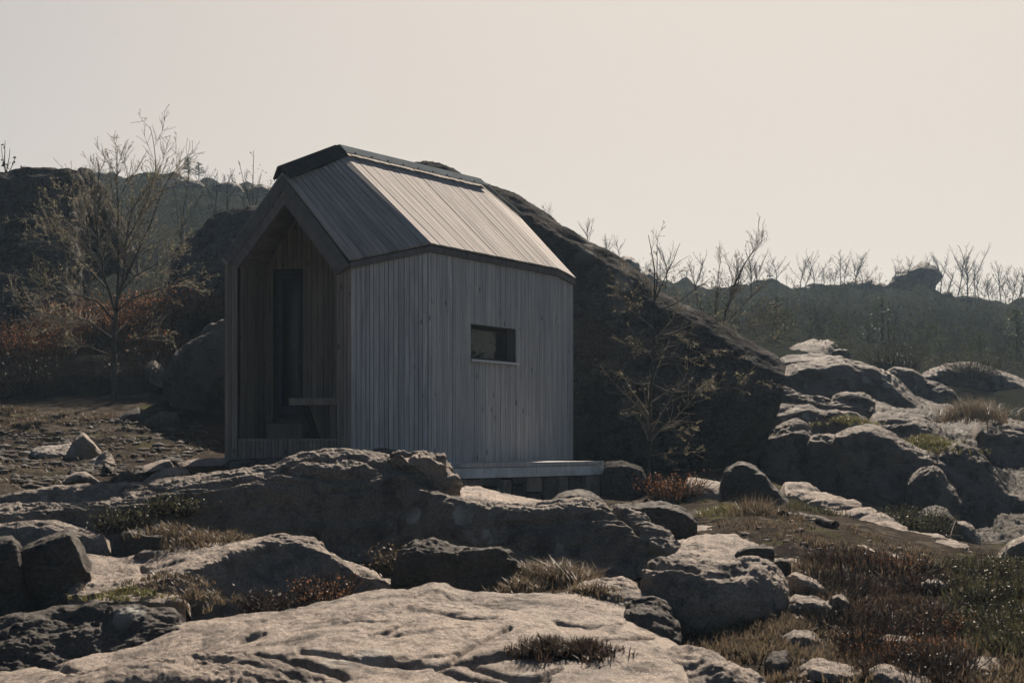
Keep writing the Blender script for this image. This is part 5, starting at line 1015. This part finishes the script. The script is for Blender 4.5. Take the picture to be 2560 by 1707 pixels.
far = [(1925, 650, 712, 106, 'small bare birch on the far ridge above the tip of the giant boulder'), (1966, 677, 722, 106, 'low bare birch left of the taller pair on the far ridge'), (2000, 628, 720, 106, 'slim bare birch, left one of the taller pair on the far ridge'), (2032, 618, 718, 106, 'dark forked bare birch, right one of the taller pair on the far ridge'),
       (2062, 658, 718, 106, 'short bushy bare birch right of the dark forked one'), (2085, 660, 718, 106, 'leaning bushy bare birch beside the slim birch on the far ridge'), (2111, 638, 720, 106, 'slim straight bare birch left of the square topped rock'), (2143, 645, 708, 106, 'broad bare birch growing behind the square topped rock'), (2173, 668, 706, 106, 'low bare birch between square rock and balanced boulder'),
       (2200, 676, 708, 106, 'squat bare bush-like birch left of the balanced boulder'), (2241, 658, 695, 107, 'faint bare birch behind the back of the balanced boulder'), (2323, 630, 680, 107, 'bare birch peeping over the top of the balanced boulder'), (2350, 615, 728, 107, 'wispy bare birch at the right end of the balanced boulder'), (2368, 660, 738, 106, 'small drooping birch beside the wispy one'), (2394, 625, 744, 105, 'dense dark birch left of the tallest tree on the far ridge'),
       (2421, 598, 748, 105, 'tallest dark birch on the far ridge at the right'), (2436, 640, 750, 105, 'birch half merged with the right side of the tallest tree'), (2458, 682, 754, 105, 'thin low birch just right of the tallest tree'), (2478, 688, 754, 105, 'low spreading birch midway between the tallest tree and the right border'), (2503, 642, 756, 105, 'tall birch near the right border on the far ridge'), (2530, 660, 756, 105, 'wispy birch second from the right border'), (2552, 662, 756, 105, 'birch cut by the right border on the far ridge'),
       (1337, 505, 535, 60, 'faint bare birch top just right of the roof over the boulder'), (1378, 500, 560, 60, 'small bare birch top above the upper slope of the giant boulder'), (1470, 535, 625, 62, 'dark bare birch with spreading crown above the boulder slope'), (1520, 580, 650, 62, 'bare birch right of the spreading one above the boulder slope'), (1549, 585, 660, 62, 'thin bare birch above the boulder slope, next to the knob'),
       (1663, 592, 710, 70, 'bare birch behind the top of the slender tree'), (1737, 618, 728, 72, 'upright bare birch alone between the two near trees'), (1775, 690, 735, 90, 'low bare birch far behind the leaning tree'), (1880, 612, 730, 75, 'large bushy bare birch behind the leaning tree'), (1650, 640, 712, 72, 'low bare birch filling the gap left of the upright one'), (1840, 660, 730, 76, 'dense small birch left of the large bushy one'),
       (517, 408, 462, 86, 'fine bare birch right of the small pine on the left skyline'), (565, 430, 470, 88, 'tiny bare birch between the two skyline rocks at left'), (245, 420, 482, 88, 'bare birch beyond the cliff edge on the left skyline'), (400, 440, 480, 88, 'low bare birch left of the dome rock on the skyline')]
for k, (x, yt, yb, d, lab) in enumerate(far): far_tree(x, yt, yb, d, lab, k, wide=1.05)
r4 = np.random.default_rng(44)
for k, x in enumerate([1600, 1630, 1690, 1712, 1758, 1800, 1822, 1856, 1902, 1945, 1984, 2016, 2047, 2074, 2098, 2128, 2158, 2188, 2262, 2300, 2380, 2408, 2447, 2468, 2490, 2516, 2541]):
    yb = float(np.interp(x, [1600, 2230, 2400, 2560], [712, 716, 748, 756])); far_tree(x + r4.normal() * 4, yb - (r4.uniform(55, 105) if fbm(np.array([[x * .013, .5, .5]]), 2)[0] > 0 else r4.uniform(20, 50)), yb + 6, r4.uniform(98, 106), 'one of the low bare birches filling the row along the far right ridge', k + 2, 'low birches filling the row on the far ridge', 1.15)

def pine(label, x, ytop, ybot, d, seed, wpx):
    rg = np.random.default_rng(seed); p = P(x, ybot, d); h = (ybot - ytop) / FP * d; wd = wpx / FP * d / 2
    root = empty('pine', tuple(p), label, 'pine tree'); T = []; C = []
    polyseg([np.array((0, 0, -.3)), np.array((.05, 0, h * .5)), np.array((0, 0, h * .97))], .07 * h / 3, .02, T)
    for k in range(26):
        z = h * (.35 + .63 * k / 26); a = rg.uniform(0, 6.3); ln_ = wd * (1.05 - .8 * (k / 26) ** 1.6) * rg.uniform(.5, 1.1)
        e_ = np.array((math.cos(a) * ln_, math.sin(a) * ln_, z + ln_ * .15)); polyseg([np.array((0, 0, z)), e_], .02, .01, T)
        m_ = int(60 * ln_ / wd + 15); C.append(np.array((0, 0, z)) + (e_ - np.array((0, 0, z))) * rg.uniform(.45, 1.05, (m_, 1)) + rg.normal(size=(m_, 3)) * np.array((.13, .13, .07)) * h / 3)
    link('trunk', segs_mesh('trunk', T, 5), root, M['fartwig']); link('crown', leaves_mesh('crown', np.concatenate(C), .055 * h / 3, rg, .35), root, M['needle'])
pine('small dark pine standing on the dome rock of the left skyline', 470, 392, 455, 88, 31, 34)
pine('second dark pine on the left skyline, shorter, right behind the first', 496, 404, 458, 89, 32, 34)
for k, (x, yt, yb, d, wpx, lab) in enumerate([(2205, 735, 880, 62, 60, 'tall dark juniper-like conifer in the far wood below the balanced boulder'), (2170, 800, 885, 60, 46, 'shorter green conifer left of the tall one in the far wood'), (2540, 770, 905, 58, 70, 'broad green pine at the right border in the far wood'), (1940, 740, 880, 52, 60, 'green pine right behind the tip of the giant boulder'), (2450, 830, 935, 55, 50, 'small green pine in front of the far wood at right')]):
    pine(lab, x, yt, yb, d, 40 + k, wpx)

# the far wood: bare scrub that covers the slope as one mass
rg = np.random.default_rng(77); S = []; tips = []
n = 420; xs = rg.uniform(1480, 2640, n); dd = rg.uniform(52, 103, n); Xw = (xs - CX) / FP * dd; zs = gz(Xw, dd)
for X_, d_, z_ in zip(Xw, dd, zs):
    h = rg.uniform(.8, 1.8) * (1 if d_ < 85 else .45)
    for k in range(int(rg.integers(2, 5))):
        p = np.array((X_ + rg.normal() * .3, d_ + rg.normal() * .3, z_ - .2)); v = np.array((rg.normal() * .3, rg.normal() * .3, 1.)); path = [p]
        for j in range(4): v = v + rg.normal(size=3) * .15; v /= np.linalg.norm(v); path.append(path[-1] + v * h / 4)
        polyseg(path, .018, .007, S); sprout(path, .016, .007, rg, 2 if d_ > 75 else 1, S, tips, 4.5, .42, .25, 1.0, .1, .006, 1, .6)
n = 200; xs = rg.uniform(180, 700, n); dd = rg.uniform(44, 90, n); Xw = (xs - CX) / FP * dd; zs = gz(Xw, dd)
for X_, d_, z_ in zip(Xw, dd, zs):
    h = rg.uniform(.8, 1.8); p = np.array((X_, d_, z_ - .2)); v = np.array((rg.normal() * .3, rg.normal() * .3, 1.)); path = [p]
    for j in range(4): v = v + rg.normal(size=3) * .15; v /= np.linalg.norm(v); path.append(path[-1] + v * h / 4)
    polyseg(path, .028, .01, S); sprout(path, .025, .01, rg, 1, S, tips, 6, .5, .4, .9, .1, .009, 1)
tag(link('far_wood', segs_mesh('far_wood', S, 3), None, M['scrub']), 'hazy grey bare scrub wood covering the far slopes', 'wood', None, 'stuff')
n = 9000; xs = np.concatenate((rg.uniform(1480, 2640, n), rg.uniform(180, 700, n // 3))); dd = np.concatenate((rg.uniform(44, 100, n), rg.uniform(40, 88, n // 3)))
cl = fbm(np.stack((xs * .012, dd * .12, xs * 0), -1), 3); k = cl > .0
Xw = (xs - CX) / FP * dd; C = np.stack((Xw, dd, gz(Xw, dd) + np.abs(rg.normal(size=len(xs))) * .7), -1)[k]
C = np.repeat(C, 5, 0); C += rg.normal(size=C.shape) * .22
tag(link('far_undergrowth', leaves_mesh('far_undergrowth', C, .06, rg, .5), None, M['farleaf']), 'dull green undergrowth on the far slopes below the wood', 'undergrowth', None, 'stuff')

# ------------------------------------------------------------------ grass, heather, shrubs
def inpoly(poly, n, rg):
    poly = np.array(poly, float); lo, hi = poly.min(0), poly.max(0); out = []
    while sum(map(len, out)) < n:
        q_ = rg.uniform(lo, hi, (n * 2, 2)); c = np.zeros(len(q_), bool); j = len(poly) - 1
        for i in range(len(poly)):
            xi, yi = poly[i]; xj, yj = poly[j]
            c ^= ((yi > q_[:, 1]) != (yj > q_[:, 1])) & (q_[:, 0] < (xj - xi) * (q_[:, 1] - yi) / (yj - yi + 1e-9) + xi); j = i
        out.append(q_[c])
    return np.concatenate(out)[:n]

def blades(C, h, rg, lean=.5, wdt=.006, per=10, spread=.06, bend=.6):
    """tufts of bent grass blades at points C"""
    C = np.repeat(np.asarray(C, float), per, 0); n = len(C); C = C + np.concatenate((rg.normal(size=(n, 2)) * spread, np.zeros((n, 1))), 1)
    H = h * rg.uniform(.5, 1.2, n); az = rg.uniform(0, 2 * math.pi, n); ln_ = rg.uniform(.1, 1, n) * lean
    d = np.stack((np.cos(az) * ln_, np.sin(az) * ln_, np.ones(n)), -1); d /= np.linalg.norm(d, axis=1)[:, None]
    mid = C + d * (H * .55)[:, None]; tip = mid + (d + np.stack((np.cos(az) * bend, np.sin(az) * bend, -.35 * np.ones(n)), -1) * rg.uniform(.2, 1, (n, 1))) * (H * .5)[:, None]
    sd = np.stack((-np.sin(az), np.cos(az), np.zeros(n)), -1) * wdt
    sd2 = np.stack((np.cos(az + 1.2), np.sin(az + 1.2), np.zeros(n)), -1) * wdt
    V = np.stack((C - sd, C + sd, mid + sd * .8, mid - sd * .8, tip), 1).reshape(-1, 3); b = np.arange(n)[:, None] * 5
    return V, b + np.array([[0, 1, 2, 3]]), b + np.array([[3, 2, 4]])
def stuff(name, label, cat, parts, mat):
    V = []; Q = []; T = []; o = 0
    for v, q_, t_ in parts: V.append(v); Q.append(q_ + o); T.append(t_ + o); o += len(v)
    tag(link(name, npmesh(name, np.concatenate(V), np.concatenate(Q), np.concatenate(T)), None, M[mat]), label, cat, None, 'stuff')
def gpts(poly, n, rg, sink=.02, clump=.0):
    q_ = inpoly(poly, n, rg); d = on_ground(q_[:, 0], q_[:, 1]); k = ~np.isnan(d); d = d[k]; q_ = q_[k]; X = (q_[:, 0] - CX) / FP * d
    kk = fbm(np.stack((X * 1.3, d * 1.3, X * 0 + 2), -1), 3) > -.12; X = X[kk]; d = d[kk]
    return np.stack((X, d, gz(X, d) - sink), -1)
rg = np.random.default_rng(5)
right_poly = [(1960, 1420), (2100, 1400), (2300, 1430), (2600, 1400), (2600, 1740), (2200, 1720), (1960, 1690)]
stuff('dry_grass', 'pale dry grass between the rocks at the lower right', 'grass', [blades(gpts(right_poly, 1200, rg), .10, rg), blades(gpts([(1690, 1560), (1990, 1470), (2000, 1720), (1760, 1720)], 700, rg), .08, rg), blades(gpts([(1800, 1270), (2000, 1290), (2250, 1360), (2450, 1420), (2100, 1380), (1900, 1340), (1800, 1320)], 260, rg), .08, rg),
      blades(gpts([(2400, 1080), (2560, 1090), (2560, 1330), (2480, 1250)], 500, rg), .2, rg), blades(gpts([(240, 1380), (700, 1390), (1000, 1400), (1000, 1440), (500, 1420), (240, 1420)], 120, rg), .07, rg), blades(gpts([(1230, 1440), (1560, 1440), (1560, 1480), (1240, 1500)], 160, rg), .08, rg)], 'straw')
# heather: stiff sprigs
def sprigs(C, h, rg, per=7, mat=None): return blades(C, h, rg, lean=.9, wdt=.007, per=per, spread=.09, bend=.25)
hp = [(2020, 1400), (2150, 1390), (2290, 1420), (2380, 1450), (2400, 1600), (2420, 1740), (2150, 1690), (2110, 1560), (2060, 1470)]
stuff('heather', 'short dark heather sprigs carpeting the lower right', 'heather', [sprigs(gpts(hp, 1500, rg), .13, rg)], 'heather')
HP = hp
stuff('low_greenery', 'green low shrubs and moss at the right border', 'greenery', [sprigs(gpts([(2340, 1400), (2600, 1390), (2600, 1560), (2420, 1540)], 900, rg), .12, rg), sprigs(gpts([(2450, 1560), (2600, 1560), (2600, 1640), (2480, 1640)], 500, rg), .15, rg), blades(gpts([(1960, 1230), (2060, 1250), (2120, 1290), (1980, 1290)], 500, rg), .12, rg)], 'green')
stuff('ground_litter', 'trampled dead grass and litter on the ground left of the cabin', 'litter', [blades(gpts([(0, 1040), (480, 1050), (560, 1140), (300, 1200), (0, 1230)], 1700, rg), .07, rg, lean=2.0, per=5, spread=.12), blades(gpts([(0, 1020), (300, 1050), (0, 1080)], 500, rg), .10, rg)], 'straw')

def rubble(name, label, C, rg, smin, smax, mat):
    ico = np.array([(0, 0, 1), (.89, 0, .45), (.28, .85, .45), (-.72, .53, .45), (-.72, -.53, .45), (.28, -.85, .45), (.72, .53, -.45), (-.28, .85, -.45), (-.89, 0, -.45), (-.28, -.85, -.45), (.72, -.53, -.45), (0, 0, -1)])
    F = np.array([(0, 1, 2), (0, 2, 3), (0, 3, 4), (0, 4, 5), (0, 5, 1), (1, 6, 2), (2, 7, 3), (3, 8, 4), (4, 9, 5), (5, 10, 1), (2, 6, 7), (3, 7, 8), (4, 8, 9), (5, 9, 10), (1, 10, 6), (11, 7, 6), (11, 8, 7), (11, 9, 8), (11, 10, 9), (11, 6, 10)])
    n = len(C); sz = smin * (smax / smin) ** (rg.random(n) ** 2.2); V = ico[None] * rg.uniform(.65, 1.25, (n, 12, 1)) * sz[:, None, None] * rg.uniform(.5, 1.3, (n, 1, 3)) * np.array((1.2, 1.2, .7)); a = rg.uniform(0, 6.3, n)
    ca, sa = np.cos(a)[:, None], np.sin(a)[:, None]; V = np.stack((V[..., 0] * ca - V[..., 1] * sa, V[..., 0] * sa + V[..., 1] * ca, V[..., 2]), -1) + C[:, None]
    tag(link(name, npmesh(name, V.reshape(-1, 3), None, (F[None] + 12 * np.arange(n)[:, None, None]).reshape(-1, 3)), None, M[mat]), label, 'rubble', None, 'stuff')
rubble('gravel', 'loose gravel and clods on the trampled ground left of the cabin', gpts([(-40, 1045), (480, 1050), (600, 1150), (480, 1200), (0, 1245), (-40, 1240)], 5200, rg, 0), rg, .012, .09, 'rock_dark')
rubble('stone_litter', 'small broken stones between the rocks at the lower right', np.concatenate((gpts([(1690, 1380), (2000, 1290), (2450, 1420), (2560, 1500), (2560, 1720), (1950, 1720), (1960, 1480)], 1200, rg, 0), gpts([(0, 1400), (1000, 1420), (1600, 1470), (1600, 1560), (500, 1570), (0, 1560)], 1200, rg, 0))), rg, .01, .045, 'rock')
def tuft(label, C, h, mat, n, rg, spread=.12, name='grass_tuft', cat='grass tuft', lean=.9, bend=.7, wdt=.005):
    C = np.asarray(C, float); q_ = np.concatenate((rg.normal(size=(n, 2)) * spread, np.zeros((n, 1))), 1)
    q_[:, 2] = .5 * spread * np.exp(-(q_[:, 0] ** 2 + q_[:, 1] ** 2) / (2 * spread ** 2))
    v, f, t_ = blades(q_, h, rg, lean=lean, per=7, spread=.015, bend=bend, wdt=wdt)
    o = link(name, npmesh(name, v, f, t_), None, M[mat]); o.location = tuple(C); return tag(o, label, cat)
def shrub(label, C, wx, hz_, mat, rg, n=260, leaf=.02, name='shrub', cat='shrub', twigs=True, lv=6):
    """twiggy bush: stems from the base with leaves along them"""
    root = empty(name, tuple(np.asarray(C, float)), label, cat); S = []; Lf = []
    for k in range(n):
        a = rg.uniform(0, 6.3); rr_ = math.sqrt(rg.random()) * wx * .38; p = np.array((math.cos(a) * rr_, math.sin(a) * rr_ * .7, -.05)); v = np.array((math.cos(a) * rr_ / wx * 1.6, math.sin(a) * rr_ / wx * 1.2, 1.)) + rg.normal(size=3) * .22; v /= np.linalg.norm(v)
        path = [p]; L_ = hz_ * rg.uniform(.5, 1.1) / max(.45, v[2])
        for j in range(4): v = v + rg.normal(size=3) * .14; v /= np.linalg.norm(v); path.append(path[-1] + v * L_ / 4)
        polyseg(path, .005 + .002 * hz_, .0025, S)
        for j in range(lv): t_ = rg.uniform(.35, 1); i = min(int(t_ * 4), 3); Lf.append(path[i] + (path[i + 1] - path[i]) * (t_ * 4 - i) + rg.normal(size=3) * .035)
    link('stems', segs_mesh('stems', S, 3), root, M['bark']); link('foliage', leaves_mesh('foliage', Lf, leaf, rg, .45), root, M[mat]); return root
def on(x, y, d): return P(x, y, d)
r6 = np.random.default_rng(66)
for k, q_ in enumerate(inpoly(HP, 34, r6)):
    c_ = G(q_[0], q_[1]); wx = r6.uniform(.35, .7); shrub('dark brown twiggy heather bush in the big patch at the lower right', c_, wx, r6.uniform(.10, .21), 'heather' if k % 6 else 'rust', r6, int(150 * wx / .5), .0065, 'heather_bush', 'heather', lv=5)['group'] = 'heather bushes at the lower right'
for k, q_ in enumerate(inpoly([(2340, 1415), (2600, 1400), (2600, 1660), (2450, 1640), (2420, 1520)], 22, r6)):
    c_ = G(q_[0], q_[1]); shrub('low green shrub among the grass at the right border', c_, r6.uniform(.35, .6), r6.uniform(.12, .24), 'green', r6, 150, .010, 'green_shrub', 'shrub', lv=9)['group'] = 'low green shrubs at the right border'
for k, q_ in enumerate(inpoly([(2440, 1075), (2600, 1090), (2600, 1330), (2500, 1290), (2470, 1180)], 14, r6)):
    c_ = G(q_[0], q_[1]); shrub('brown heather bush on the slope at the right edge of the hillside', c_, r6.uniform(.7, 1.1), r6.uniform(.3, .5), 'heather' if k % 2 else 'rust', r6, 170, .018, 'heather_bush', 'heather', lv=8)['group'] = 'heather bushes on the hillside edge'

r5 = np.random.default_rng(55)
tuft('large drooping dark tussock between the ridge and the grey dome rock', on(1395, 1470, 13.2), .22, 'straw', 130, r5, .15, bend=1.3)
tuft('reddish dry tussock beside the large drooping one', on(1325, 1456, 13.3), .16, 'straw', 80, r5, .13)
tuft('straw tuft at the right foot of the angular boulder', on(1300, 1490, 12.6), .13, 'straw', 80, r5, .12)
tuft('dry tuft growing on the left flank of the grey dome rock', on(1478, 1492, 11.85), .1, 'straw', 70, r5, .10)
tuft('brown heather strip growing in the crack of the foreground slab', on(1360, 1640, 8.95), .10, 'heather', 150, r5, .11, 'heather_strip', 'heather')
tuft('heather end piece in the slab crack, right of the strip', on(1455, 1640, 8.95), .09, 'heather', 130, r5, .10, 'heather_strip', 'heather')
tuft('straw tuft at the step stone under the wedge rock', on(490, 1516, 12.2), .10, 'straw', 60, r5, .18)
tuft('mossy tuft hanging over the left end of the step stone', on(320, 1500, 11.75), .07, 'moss', 60, r5, .14, bend=1.2)
tuft('straw tuft above the step stone in the notch of the wedge rock', on(420, 1470, 12.4), .07, 'straw', 60, r5, .20)
tuft('golden tuft behind the wedge rock at the foot of the ridge', on(490, 1378, 14.5), .10, 'straw', 70, r5, .2)
tuft('golden dry tuft right of it at the foot of the ridge', on(560, 1366, 14.5), .09, 'straw', 60, r5, .2)
tuft('dry tuft on the low dark stone below the shrubby patch', on(430, 1346, 14.6), .11, 'straw', 60, r5, .16)
shrub('small leafy shrub on the shaded flank of the ridge at left', on(425, 1280, 16.0), .55, .22, 'green', r5, 160, .014)
shrub('second small leafy shrub lower left on the ridge flank', on(305, 1320, 15.4), .5, .25, 'green', r5, 150, .014)
shrub('brown dry shrub in the shade under the wedge rock face', on(700, 1528, 12.4), .7, .22, 'heather', r5, 240, .012)
shrub('thin dry shrub with pale seed heads under the wedge rock', on(815, 1515, 12.5), .35, .30, 'rust', r5, 90, .011)
shrub('small pale bush left of the angular boulder', on(985, 1430, 13.4), .28, .28, 'straw', r5, 90, .013)
shrub('rusty brown bush at the foot of the slender tree', on(1685, 1252, 20.2), .75, .42, 'rust', r5, 320, .013)
tuft('reddish grass tuft on the pale slab right of the rusty bush', on(1890, 1316, 18.2), .32, 'straw', 120, r5, .16, bend=.4)
tuft('green grass tuft at the edge of the pale slab', on(1830, 1305, 18.4), .14, 'moss', 140, r5, .25)
tuft('bushy straw tuft on top of the right hillside', on(2430, 1060, 29), .45, 'straw', 200, r5, .35)
tuft('yellow moss cushion in the middle of the hillside', on(2120, 1066, 27.8), .12, 'moss', 180, r5, .3)
tuft('yellow moss strip along a joint on the right of the hillside', on(2350, 1135, 25.2), .14, 'moss', 200, r5, .3)
tuft('moss strip lower down the same joint of the hillside', on(2310, 1112, 25.6), .12, 'moss', 160, r5, .25)
for x, y, d, wx, h, n, lab in [(440, 812, 30.5, 1.7, .8, 520, 'rust red heather bush on the slope behind the grey boulder'), (525, 806, 30.3, 1.2, .7, 380, 'rust red bush touching the left edge of the cabin'), (95, 912, 29.5, 1.6, .95, 460, 'brown leafless bush at the left border under the cliff'), (330, 850, 29.8, 1.8, .95, 460, 'rusty bush behind the trunk of the birch'), (220, 860, 30.5, 1.8, .95, 460, 'dull rusty bush left of the birch trunk'), (390, 900, 29, 1.2, .6, 320, 'low rusty bush at the left side of the grey boulder')]:
    p = P(x, y, d); shrub(lab, p, wx, h, 'rust', r5, n, .02, lv=7)
for x, y, d, wx, h, n, lab in [(150, 980, 28.6, 1.4, .9, 420, 'dark twiggy thicket below the cliff at left'), (250, 985, 28.2, 1.3, .7, 360, 'dark twiggy thicket around the birch foot'), (350, 980, 28, 1.3, .8, 360, 'dark thicket between birch and grey boulder'), (60, 1000, 28, 1.4, .9, 380, 'dark thicket in the shade at the left border'), (250, 880, 32.5, 2.2, 1.0, 520, 'dark scrub on the slope behind the birch'), (400, 860, 33, 2.0, 1.0, 460, 'dark scrub on the slope between birch and dark mound'), (130, 880, 32, 1.8, 1.0, 420, 'dark scrub at the foot of the left cliff')]:
    shrub(lab, P(x, y, d), wx, h, 'heather', r5, n, .02, lv=7)
for x, y, d, wx, h, n, lab in [(2290, 1345, 19.8, .8, .45, 260, 'green juniper shrub above the slanting rib at right'), (2235, 1330, 20.2, .6, .4, 200, 'smaller juniper shrub left of the other on the slanting rib'), (2430, 945, 43, 1.6, .8, 260, 'green shrub on the dark dome in front of the far wood'), (2240, 925, 42, 1.6, .9, 260, 'low green shrub behind the crowning dome')]:
    shrub(lab, P(x, y, d), wx, h, 'green', r5, n, .018, lv=9)

# fallen log and weathered stump on the slope at the right
def log(name, label, pts, r, cat):
    w_ = Parr(resample(pts, 24, 18)); w_ += np.random.default_rng(3).normal(size=w_.shape) * .012; S = []; polyseg(w_, r, r * .5, S)
    o = link(name, segs_mesh(name, S, 8), None, M['bark']); tag(o, label, cat)
log('fallen_log', 'dark weathered log lying on the grassy slope above the pale slab', [(1950, 1296, 18.1), (2000, 1300, 18.2), (2040, 1302, 18.0), (2090, 1310, 17.6)], .09, 'log')
log('dead_branch', 'bleached dead branch in the dark hollow under the heather', [(2030, 1575, 10.8), (2050, 1556, 10.9), (2070, 1562, 10.9), (2095, 1574, 10.8)], .008, 'branch')

# ------------------------------------------------------------------ haze: the air between the camera and the far ridge
zmin = float(gv[:, 2].min()) - 1.0
hb = bmesh.new(); bmesh.ops.create_cube(hb, size=1)
for v in hb.verts: v.co = Vector((v.co.x * 2000, v.co.y * 2000, zmin + (v.co.z + .5) * (30 - zmin)))
hz = link('haze', bmfin(hb, 'haze')); tag(hz, 'pale blue-grey haze in the air over the whole heath', 'haze', None, 'stuff')
hm = bpy.data.materials.new('haze'); hm.use_nodes = True; t = hm.node_tree; t.nodes.remove(t.nodes['Principled BSDF'])
pv = t.nodes.new('ShaderNodeVolumePrincipled'); pv.inputs['Color'].default_value = (.55, .76, 1.0, 1); pv.inputs['Density'].default_value = .00038; pv.inputs['Anisotropy'].default_value = .2
t.links.new(pv.outputs[0], t.nodes['Material Output'].inputs['Volume']); hz.data.materials.append(hm)
